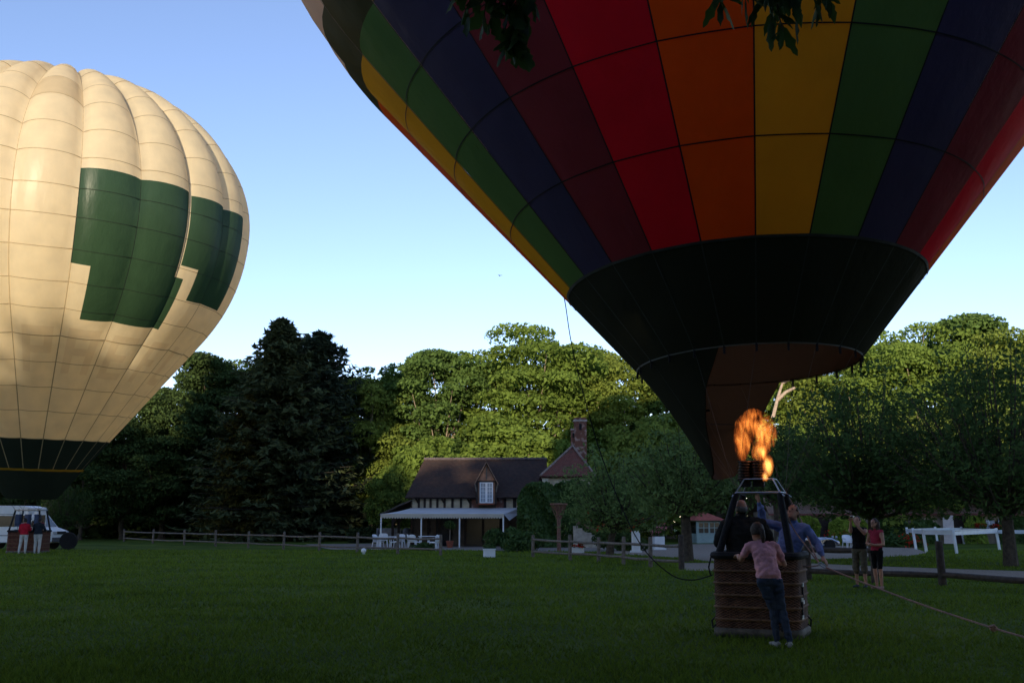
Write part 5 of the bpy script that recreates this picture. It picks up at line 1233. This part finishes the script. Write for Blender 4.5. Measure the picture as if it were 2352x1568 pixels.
# woman in pink leaning on the basket (back to the viewer)
wp = G(1803, 1487)
person('woman in pink T-shirt and blue jeans leaning on the basket, seen from behind', wp, R(6),
       dict(pelvis=(-.155, .06, .90), waist=(-.165, .10, 1.03), chest=(-.17, .18, 1.21), neck=(-.175, .27, 1.36), head=(-.205, .315, 1.495),
            shR=(.005, .21, 1.31), shL=(-.355, .24, 1.31), elR=(.145, .27, 1.06), wrR=(.02, .46, 1.14), hdR=(-.6, .7, .1), elL=(-.44, .34, 1.12), wrL=(-.42, .52, 1.18), hdL=(.1, 1, -.1),
            hipR=(-.065, .05, .87), hipL=(-.245, .06, .87), knR=(.0, .05, .47), knL=(-.10, .08, .47), anR=(.055, -.04, .085), anL=(-.085, .06, .085), toR=(.09, .13, .03), toL=(-.11, .24, .03)),
       shirt_mat('pink_cotton', (.70, .33, .36)), JEANS, SHOE_L, .62, 1.93, HB, 'pony', 1.0, .011, .92, head_tilt=(-.15, .05), hem=.98)
# man in dark shirt standing in the basket, back to the viewer
dm = Vector((3.44, 15.5, .06))
person('broad bald man in dark grey shirt standing in the basket, back turned', dm, R(-4),
       dict(shR=(.215, 0, 1.44), shL=(-.215, 0, 1.44), elR=(.37, .06, 1.20), elL=(-.37, .03, 1.18), wrR=(.26, .26, 1.16), wrL=(-.30, .24, 1.12), head=(-.02, .03, 1.655)),
       shirt_mat('charcoal_shirt', (.022, .022, .020)), DKT, SHOE, 1.1, 1.93, HG, 'bald', 1.07, .012, 1.5, head_tilt=(.1, .05))
# pilot in blue shirt looking up at the burner
bm_ = Vector((4.06, 15.75, .06))
person('man in blue long sleeved shirt reaching up to the burner valve, looking up left', bm_, R(138),
       dict(pelvis=(-.03, -.03, .98), waist=(-.07, -.06, 1.10), chest=(-.12, -.11, 1.30), neck=(-.14, -.13, 1.47), head=(-.15, -.10, 1.63), shR=(.05, -.12, 1.42), shL=(-.31, -.12, 1.41),
            elL=(-.46, -.18, 1.20), wrL=(-.56, -.10, 1.02), hdL=(-.4, .1, -.5), elR=(.22, .10, 1.50), wrR=(.20, .24, 1.78), hdR=(.1, .2, 1)),
       shirt_mat('blue_shirt', (.16, .22, .46)), DKT, SHOE, 1.75, 1.93, HB, 'short', 1.05, .012, 1.08, head_tilt=(.45, 0))
# couple on the right
mp = G(1979, 1349)
person('man in black tank top and khaki shorts raising a small camera', mp, R(140),
       dict(elR=(.10, .26, 1.36), wrR=(.05, .34, 1.62), hdR=(-.1, .2, 1), elL=(-.24, .20, 1.32), wrL=(-.05, .36, 1.60), hdL=(.2, .1, 1), head=(0, .03, 1.64), shR=(.19, .02, 1.43)),
       shirt_mat('black_tank', (.010, .010, .011)), KHAKI, SHOE, 0, 1.25, HK, 'short', 1.0, .013, 1.0, .02, head_tilt=(.25, 0), group=None)
cmo = empty('compact_camera', mp + Vector((-.23, -.28, 1.74)), R(140), 'small silver camera held up by the man in black', 'camera')
MB().box((0, 0, 0), (.10, .03, .06)).build('body', STEEL, cmo, bevel=.006); MB().lathe([(.022, 0), (.022, .03), (.018, .03)], (0, .015, 0), 12, Matrix.Rotation(R(-90), 3, 'X')).build('lens', BLACK, cmo)
wp2 = G(2019, 1352)
person('woman in red top and black shorts standing with folded arms', wp2, R(118),
       dict(elR=(.27, .04, 1.12), wrR=(.03, .20, 1.12), hdR=(-1, .1, .05), elL=(-.27, .04, 1.10), wrL=(-.02, .22, 1.09), hdL=(1, .05, .05), knR=(.08, .02, .52), anR=(.075, -.02, .085), toR=(.10, .15, .03), anL=(-.085, -.02, .085)),
       shirt_mat('red_top', (.34, .035, .065)), shirt_mat('black_shorts', (.010, .010, .011)), BAREF, 0, .72, HB, 'long', .97, .013, .9, head_tilt=(.12, 0))
# crew at the cream balloon
rp = G(52, 1271.5)
person('person in red jacket and pale trousers by the cream balloon basket', rp, R(5), dict(elR=(.24, .10, 1.16), wrR=(.20, .34, 1.28), elL=(-.25, .02, 1.14), wrL=(-.2, .22, 1.0), anL=(-.20, -.02, .085), knL=(-.15, .02, .52), toL=(-.23, .15, .03)),
       shirt_mat('red_jacket', (.42, .015, .03)), OFFW, SHOE_L, 1.8, 1.93, HK, 'short', 1.0, .016, 1.12)
dp = G(84, 1271)
person('person in dark pullover and white trousers leaning to the cream balloon basket', dp, R(-5), dict(elR=(.30, .08, 1.18), wrR=(.22, .32, 1.10), elL=(-.30, .06, 1.18), wrL=(-.2, .34, 1.12), chest=(0, .05, 1.3), head=(0, .09, 1.62), neck=(0, .06, 1.47)),
       shirt_mat('navy_pullover', (.020, .026, .034)), OFFW, SHOE_L, 1.7, 1.93, HK, 'short', 1.02, .016, 1.2)
person('person in blue shirt inside the cream balloon basket, left', Vector((-25.3, 54.1, .08)), R(190), None, shirt_mat('pale_blue_shirt', (.25, .30, .42)), DKT, SHOE, .6, 1.9, HK, 'short', .98, .018)
person('person in dark red top inside the cream balloon basket, right', Vector((-24.5, 54.15, .08)), R(160), dict(elR=(.3, .1, 1.3), wrR=(.2, .3, 1.45)), shirt_mat('wine_top', (.22, .03, .06)), DKT, SHOE, .6, 1.9, HB, 'short', 1.0, .018)

# ------------------------------------------------------------------ vehicles and gear
def wheel(e, x, y, r_, w_=.2, name='wheel'):
    M = Matrix.Rotation(R(90), 3, 'X'); q = MB().lathe([(r_ * .62, -w_ / 2), (r_ * .95, -w_ / 2), (r_, -w_ * .3), (r_, w_ * .3), (r_ * .95, w_ / 2), (r_ * .62, w_ / 2)], (x, y, r_), 22, M).build(name, RUBBER, e, smooth=True)
    MB().lathe([(.001, -w_ * .46), (r_ * .2, -w_ * .46), (r_ * .25, -w_ * .36), (r_ * .62, -w_ * .44), (r_ * .64, .0), (r_ * .62, w_ * .44), (.001, w_ * .4)], (x, y, r_), 22, M).build('rim', STEEL, q, smooth=True)
    for k in range(8):
        a = k * math.pi / 4; MB().box((x + r_ * .42 * math.cos(a), y - w_ * .48, r_ + r_ * .42 * math.sin(a)), (r_ * .12, .02, r_ * .12)).build('rim_hole', BLACK, q)
    return q
VP = at(127, 1200, 60.5); VN = empty('van', (VP.x - 2.5, 60.5, 0), R(-4), 'white high roof van with its front door open behind the cream balloon basket', 'van')
PAINT = mat('white_van_paint', (.74, .75, .77), .3, .04, 2, spec=.5)
prof = [(-2.6, .38), (2.35, .38), (2.48, .5), (2.5, .85), (2.42, 1.05), (2.05, 1.18), (1.80, 1.26), (1.12, 2.02), (1.02, 2.40), (.5, 2.5), (-2.5, 2.52), (-2.6, 2.4)]
MB().prism(prof, 'y', 0, 1.9).build('body', PAINT, VN, bevel=.05)
for poly, nm in (([(.45, 1.24), (1.50, 1.24), (1.05, 1.92), (.62, 1.95), (.45, 1.9)], 'cab_window'), ([(-1.5, 1.3), (.22, 1.3), (.22, 1.93), (-1.5, 1.93)], 'side_window')):
    MB().prism(poly, 'y', -.012, .01).build(nm, GLASS, VN)
MB().prism([(1.75, 1.30), (1.15, 1.96), (1.17, 1.98), (1.78, 1.32)], 'y', .15, 1.75).build('windscreen', GLASS, VN)
for x, z, w_, h in ((.34, 1.12, .02, 1.5), (-1.75, 1.2, .02, 1.6)): MB().box((x, -.004, z), (w_, .01, h)).build('door_gap', BLACK, VN)
MB().box((-.9, -.006, 2.02), (2.6, .012, .03)).build('roof_seam', GREY, VN); MB().box((-1, -.01, .80), (3.0, .02, .05)).build('rub_strip', GREY, VN)
MB().box((.28, -.03, 1.12), (.16, .05, .05)).build('door_handle', BLACK, VN)
MB().box((2.50, .95, .55), (.12, 1.9, .28)).build('bumper', mat('grey_bumper', (.09, .09, .10), .6, .1), VN, bevel=.03)
MB().box((2.52, .95, .95), (.03, 1.0, .16)).build('grille', BLACK, VN)
for y in (.25, 1.65): MB().box((2.49, y, .93), (.06, .34, .2)).build('headlight', mat('headlamp', (.5, .52, .55), .1, .05, spec=.8), VN, bevel=.02)
for x, y in ((1.65, .1), (1.65, 1.8), (-1.7, .1), (-1.7, 1.8)): wheel(VN, x, y, .34, .22)
od = MB().prism([(0, .5), (.95, .5), (.95, 1.3), (0, 1.3)], 'x', -.03, .03).build('open_door', PAINT, VN, (1.55, -.95, 0), (0, 0, R(-35)))
MB().tube([(0, 0, 1.3), (0, .1, 1.6), (0, .35, 2.0), (0, .95, 2.02), (0, .95, 1.3)], .035, 7).build('window_frame', PAINT, od)
MB().prism([(.08, 1.3), (.9, 1.3), (.9, 1.97), (.38, 1.97)], 'x', -.01, .01).build('door_window', GLASS, od)

FN = empty('inflation_fan', G(156, 1263), R(15), 'round black inflation fan with guard standing right of the van', 'fan')
MX = Matrix.Rotation(R(90), 3, 'X')
for r_ in (.46, .36, .26, .16): MB().tube([(r_ * math.cos(a * .2618), -.14 if r_ < .46 else 0, .52 + r_ * math.sin(a * .2618)) for a in range(26)], .012 if r_ < .46 else .03, 6, False).build('guard_ring', BLACK, FN, smooth=True)
MB().lathe([(.46, -.14), (.475, 0), (.46, .14)], (0, 0, .52), 26, MX).build('shroud', BLACK, FN, smooth=True)
for k in range(10): a = k * .628; MB().tube([(0, -.15, .52), (.46 * math.cos(a), -.12, .52 + .46 * math.sin(a))], .006, 5).build('guard_spoke', BLACK, FN)
for k in range(4):
    a = k * 1.571 + .4; c, s_ = math.cos(a), math.sin(a)
    MB().add([(.05 * c - .03 * s_, -.03, .52 + .05 * s_ + .03 * c), (.42 * c - .09 * s_, -.05, .52 + .42 * s_ + .09 * c), (.42 * c + .09 * s_, .05, .52 + .42 * s_ - .09 * c), (.05 * c + .03 * s_, .03, .52 + .05 * s_ - .03 * c)], [(0, 1, 2, 3)]).build('blade', WOOD_DK, FN)
MB().box((0, .22, .45), (.3, .3, .28)).build('engine', BLACK, FN, bevel=.03)
for s_ in (-1, 1): MB().tube([(s_ * .3, 0, .15), (s_ * .36, -.25, .0)], .02, 6).build('leg', BLACK, FN); MB().tube([(s_ * .25, .1, .2), (s_ * .3, .42, .0)], .02, 6).build('leg', BLACK, FN)

# silver roadster
CP = G(1914, 1264); CR = empty('roadster', (CP.x - 1.15, CP.y + .7, 0), R(-3), 'low open silver roadster parked on the gravel behind the fence', 'car')
SILV = mat('silver_paint', (.55, .57, .66), .25, .05, 3, metal=.85)
MB().prism([(-1.7, .30), (1.35, .28), (1.62, .36), (1.60, .52), (1.1, .66), (.2, .74), (-.1, .80), (-.35, .60), (-1.0, .58), (-1.2, .82), (-1.65, .78), (-1.72, .5)], 'y', -.48, .48).build('body', SILV, CR, bevel=.05)
for s_ in (-1, 1):
    v = []
    pr_ = [(-.35, .30), (-.2, .48), (.35, .60), (.75, .71), (1.1, .71), (1.38, .58), (1.55, .38)]
    for x, z in pr_:
        for yy in (.50, .62, .76, .80): v.append((x, s_ * yy, z - (.03 if yy > .7 else 0) - (.05 if yy > .78 else 0)))
    f = [(i * 4 + k, i * 4 + k + 1, (i + 1) * 4 + k + 1, (i + 1) * 4 + k) for i in range(len(pr_) - 1) for k in range(3)]
    o = link('front_wing', np_mesh('front_wing', v, f), SILV, CR, smooth=True); o.modifiers.new('t', 'SOLIDIFY').thickness = .02
    v = []
    for k in range(9):
        a = math.pi * (1 - k / 8) * .95 + .1
        for yy in (.45, .62, .76): v.append((-1.15 + .42 * math.cos(a), s_ * yy, .33 + .40 * math.sin(a) - (.03 if yy > .7 else 0)))
    f = [(i * 3 + k, i * 3 + k + 1, (i + 1) * 3 + k + 1, (i + 1) * 3 + k) for i in range(8) for k in range(2)]
    o = link('rear_wing', np_mesh('rear_wing', v, f), SILV, CR, smooth=True); o.modifiers.new('t', 'SOLIDIFY').thickness = .02
    wheel(CR, 1.02, s_ * .66, .29, .17); wheel(CR, -1.15, s_ * .66, .30, .19)
    MB().lathe([(.001, -.06), (.07, -.04), (.09, .05), (.085, .07), (.001, .08)], (1.42, s_ * .42, .72), 12, Matrix.Rotation(R(90), 3, 'Y')).build('headlight', STEEL, CR, smooth=True)
MB().box((.02, 0, .93), (.03, .85, .26), M=Matrix.Rotation(R(-22), 3, 'Y')).build('windscreen', GLASS, CR)
MB().tube([(.06, -.44, .80), (-.02, -.44, 1.08), (-.02, .44, 1.08), (.06, .44, .80)], .016, 6).build('screen_frame', STEEL, CR)
MB().tube([(-.95, -.35, .7), (-.92, -.33, 1.12), (-.92, .33, 1.12), (-.95, .35, .7)], .022, 7).build('roll_bar', STEEL, CR, smooth=True)
for y in (-.22, .22): MB().box((-.72, y, .68), (.14, .34, .42)).build('seat', BLACK, CR, bevel=.03)
MB().tube([(1.3, -.5, .3), (.2, -.56, .28), (-.9, -.56, .28)], .05, 8).build('exhaust', STEEL, CR, smooth=True)

# ------------------------------------------------------------------ overhanging branches close to the viewer
OV = empty('overhanging_tree', (-2.6, -3.2, 0), 0, 'leafy branch tips hanging into the top of the picture', 'tree'); oo = Vector(OV.location)
MB().tube([(0, 0, -.1), (.05, 0, 1.5), (.2, .2, 3.5), (.5, .5, 5.2), (.7, .9, 7.0)], [.36, .27, .24, .2, .14], 12).build('trunk', BARK, OV, smooth=True)
def leaf_mesh(seed, L_=.10, W_=.034):
    r = random.Random(seed); v = []; f = []; n = 7
    for i in range(n + 1):
        t = i / n; w_ = W_ * (math.sin(math.pi * min(1, t * .95 + .03)) ** .8) * (1 + .28 * math.sin(t * 17 + seed)) if i not in (0, n) else .001
        droop = -.035 * t * t
        v += [(-w_, L_ * t, droop - w_ * .35), (0, L_ * t, droop), (w_, L_ * t, droop - w_ * .35)]
    for i in range(n):
        for k in range(2): f.append((i * 3 + k, i * 3 + k + 1, (i + 1) * 3 + k + 1, (i + 1) * 3 + k))
    me = np_mesh('leaf', v, f); me.polygons.foreach_set('use_smooth', [True] * len(f)); return me
LEAF_NEAR = leafmat('near_leaves', (.050, .095, .022), (.018, .040, .010), .35, .04, nscale=6)
lm_ = [leaf_mesh(k, .105 + .012 * k, .026 + .004 * k) for k in range(4)]
ll_ = [leaf_mesh(k + 9, .125 + .015 * k, .016 + .003 * k) for k in range(3)]
for me in lm_ + ll_: me.materials.append(LEAF_NEAR)
def branch(pts, rads, twigs, meshes, seed, down=.6, n_per=9):
    r = random.Random(seed); P = [Vector(p) - oo for p in pts]
    b = MB().tube(P, rads, 7).build('branch', BARK, OV, smooth=True)
    tw = MB()
    for a, q in twigs:
        a = Vector(a) - oo; q = Vector(q) - oo; m = a.lerp(q, .5) + Vector((r.uniform(-.03, .03), r.uniform(-.03, .03), .02)); tw.tube([a, m, q], [.006, .0045, .002], 5)
        for k in range(n_per):
            t = .25 + .75 * (k + r.random()) / n_per; p = a.lerp(m, t * 2) if t < .5 else m.lerp(q, t * 2 - 1)
            o = bpy.data.objects.new('leaf', r.choice(meshes)); COL.objects.link(o); o.parent = b; o.location = p
            an = r.uniform(0, 6.28); el = r.gauss(-down, .35); d = Vector((math.cos(an) * math.cos(el), math.sin(an) * math.cos(el), math.sin(el)))
            if t > .9: d = (q - m).normalized() + Vector((r.uniform(-.4, .4), r.uniform(-.4, .4), 0))
            o.rotation_euler = (d.to_track_quat('Y', 'Z').to_matrix() @ Matrix.Rotation(r.uniform(-.7, .7), 3, 'Y')).to_euler(); s_ = r.uniform(.75, 1.25); o.scale = (s_, s_, s_)
    tw.build('twig', BARK, b); return b
YB = 5.0
def nb(x, y, d=0): return at(x, y, YB + d)
branch([Vector((-2.0, -2.5, 6.0)), Vector((-1.2, 2.0, 6.4)), nb(1100, -160), nb(1150, -60)], [.09, .06, .03, .012],
       [(nb(1110, -110), nb(1075, 28)), (nb(1120, -100, .1), nb(1110, 55, .1)), (nb(1150, -60), nb(1128, 45)), (nb(1150, -70), nb(1165, 20, .15)), (nb(1150, -60), nb(1205, 35, .05)), (nb(1160, -50), nb(1185, 85)), (nb(1185, 40), nb(1178, 120)), (nb(1185, 60, .1), nb(1205, 118, .1)), (nb(1185, 70), nb(1160, 108)), (nb(1165, -90), nb(1235, 15)), (nb(1090, -120), nb(1060, -5))], lm_, 3, .7, 9)
branch([Vector((-1.6, -2.2, 7.0)), Vector((.2, 2.5, 6.6)), nb(1780, -190), nb(1840, -70)], [.08, .055, .03, .012],
       [(nb(1790, -120), nb(1770, 55)), (nb(1790, -120), nb(1645, -8)), (nb(1650, -60), nb(1655, 12)), (nb(1840, -70), nb(1780, 40, .1)), (nb(1800, -80), nb(1740, 15)), (nb(1790, -100), nb(1765, 0)), (nb(1840, -80), nb(1830, 20)), (nb(1860, -90), nb(1910, 10)), (nb(1870, -90), nb(1885, 20, .1)), (nb(1785, 10), nb(1800, 75)), (nb(1820, -110), nb(1870, -5)), (nb(1700, -90), nb(1712, -2))], ll_, 5, .75, 9)
# unseen canopy of the same tree, spread wide to shade the near lawn
cen = []; rad = []; rr_ = np.random.default_rng(9)
for k in range(260):
    q = np.array([-17 + 34 * rr_.random(), -8 + 15 * rr_.random(), 7.6 + 3.2 * rr_.random()]);  cen.append(q - np.array(oo)); rad.append([1.3, 1.3, .6])
link('crown', quads_mesh('crown', cloud(rr_, cen, rad, 60000, .17)), LEAF_NEAR, OV)
# distant bird
BD = empty('bird', at(1148, 633, 90), .6, 'tiny dark bird in the open sky between the balloons', 'bird')
MB().loft([((0, -.12, 0), (1, 0, 0), (0, 0, 1), .01, .01), ((0, 0, 0), (1, 0, 0), (0, 0, 1), .05, .045), ((0, .14, .01), (1, 0, 0), (0, 0, 1), .02, .02)]).build('body', BLACK, BD)
for s_ in (-1, 1): MB().add([(0, .05, .02), (s_ * .16, .06, .09), (s_ * .30, -.04, .05), (s_ * .14, -.05, .07), (0, -.05, .02)], [(0, 1, 2, 3, 4)]).build('wing', BLACK, BD)
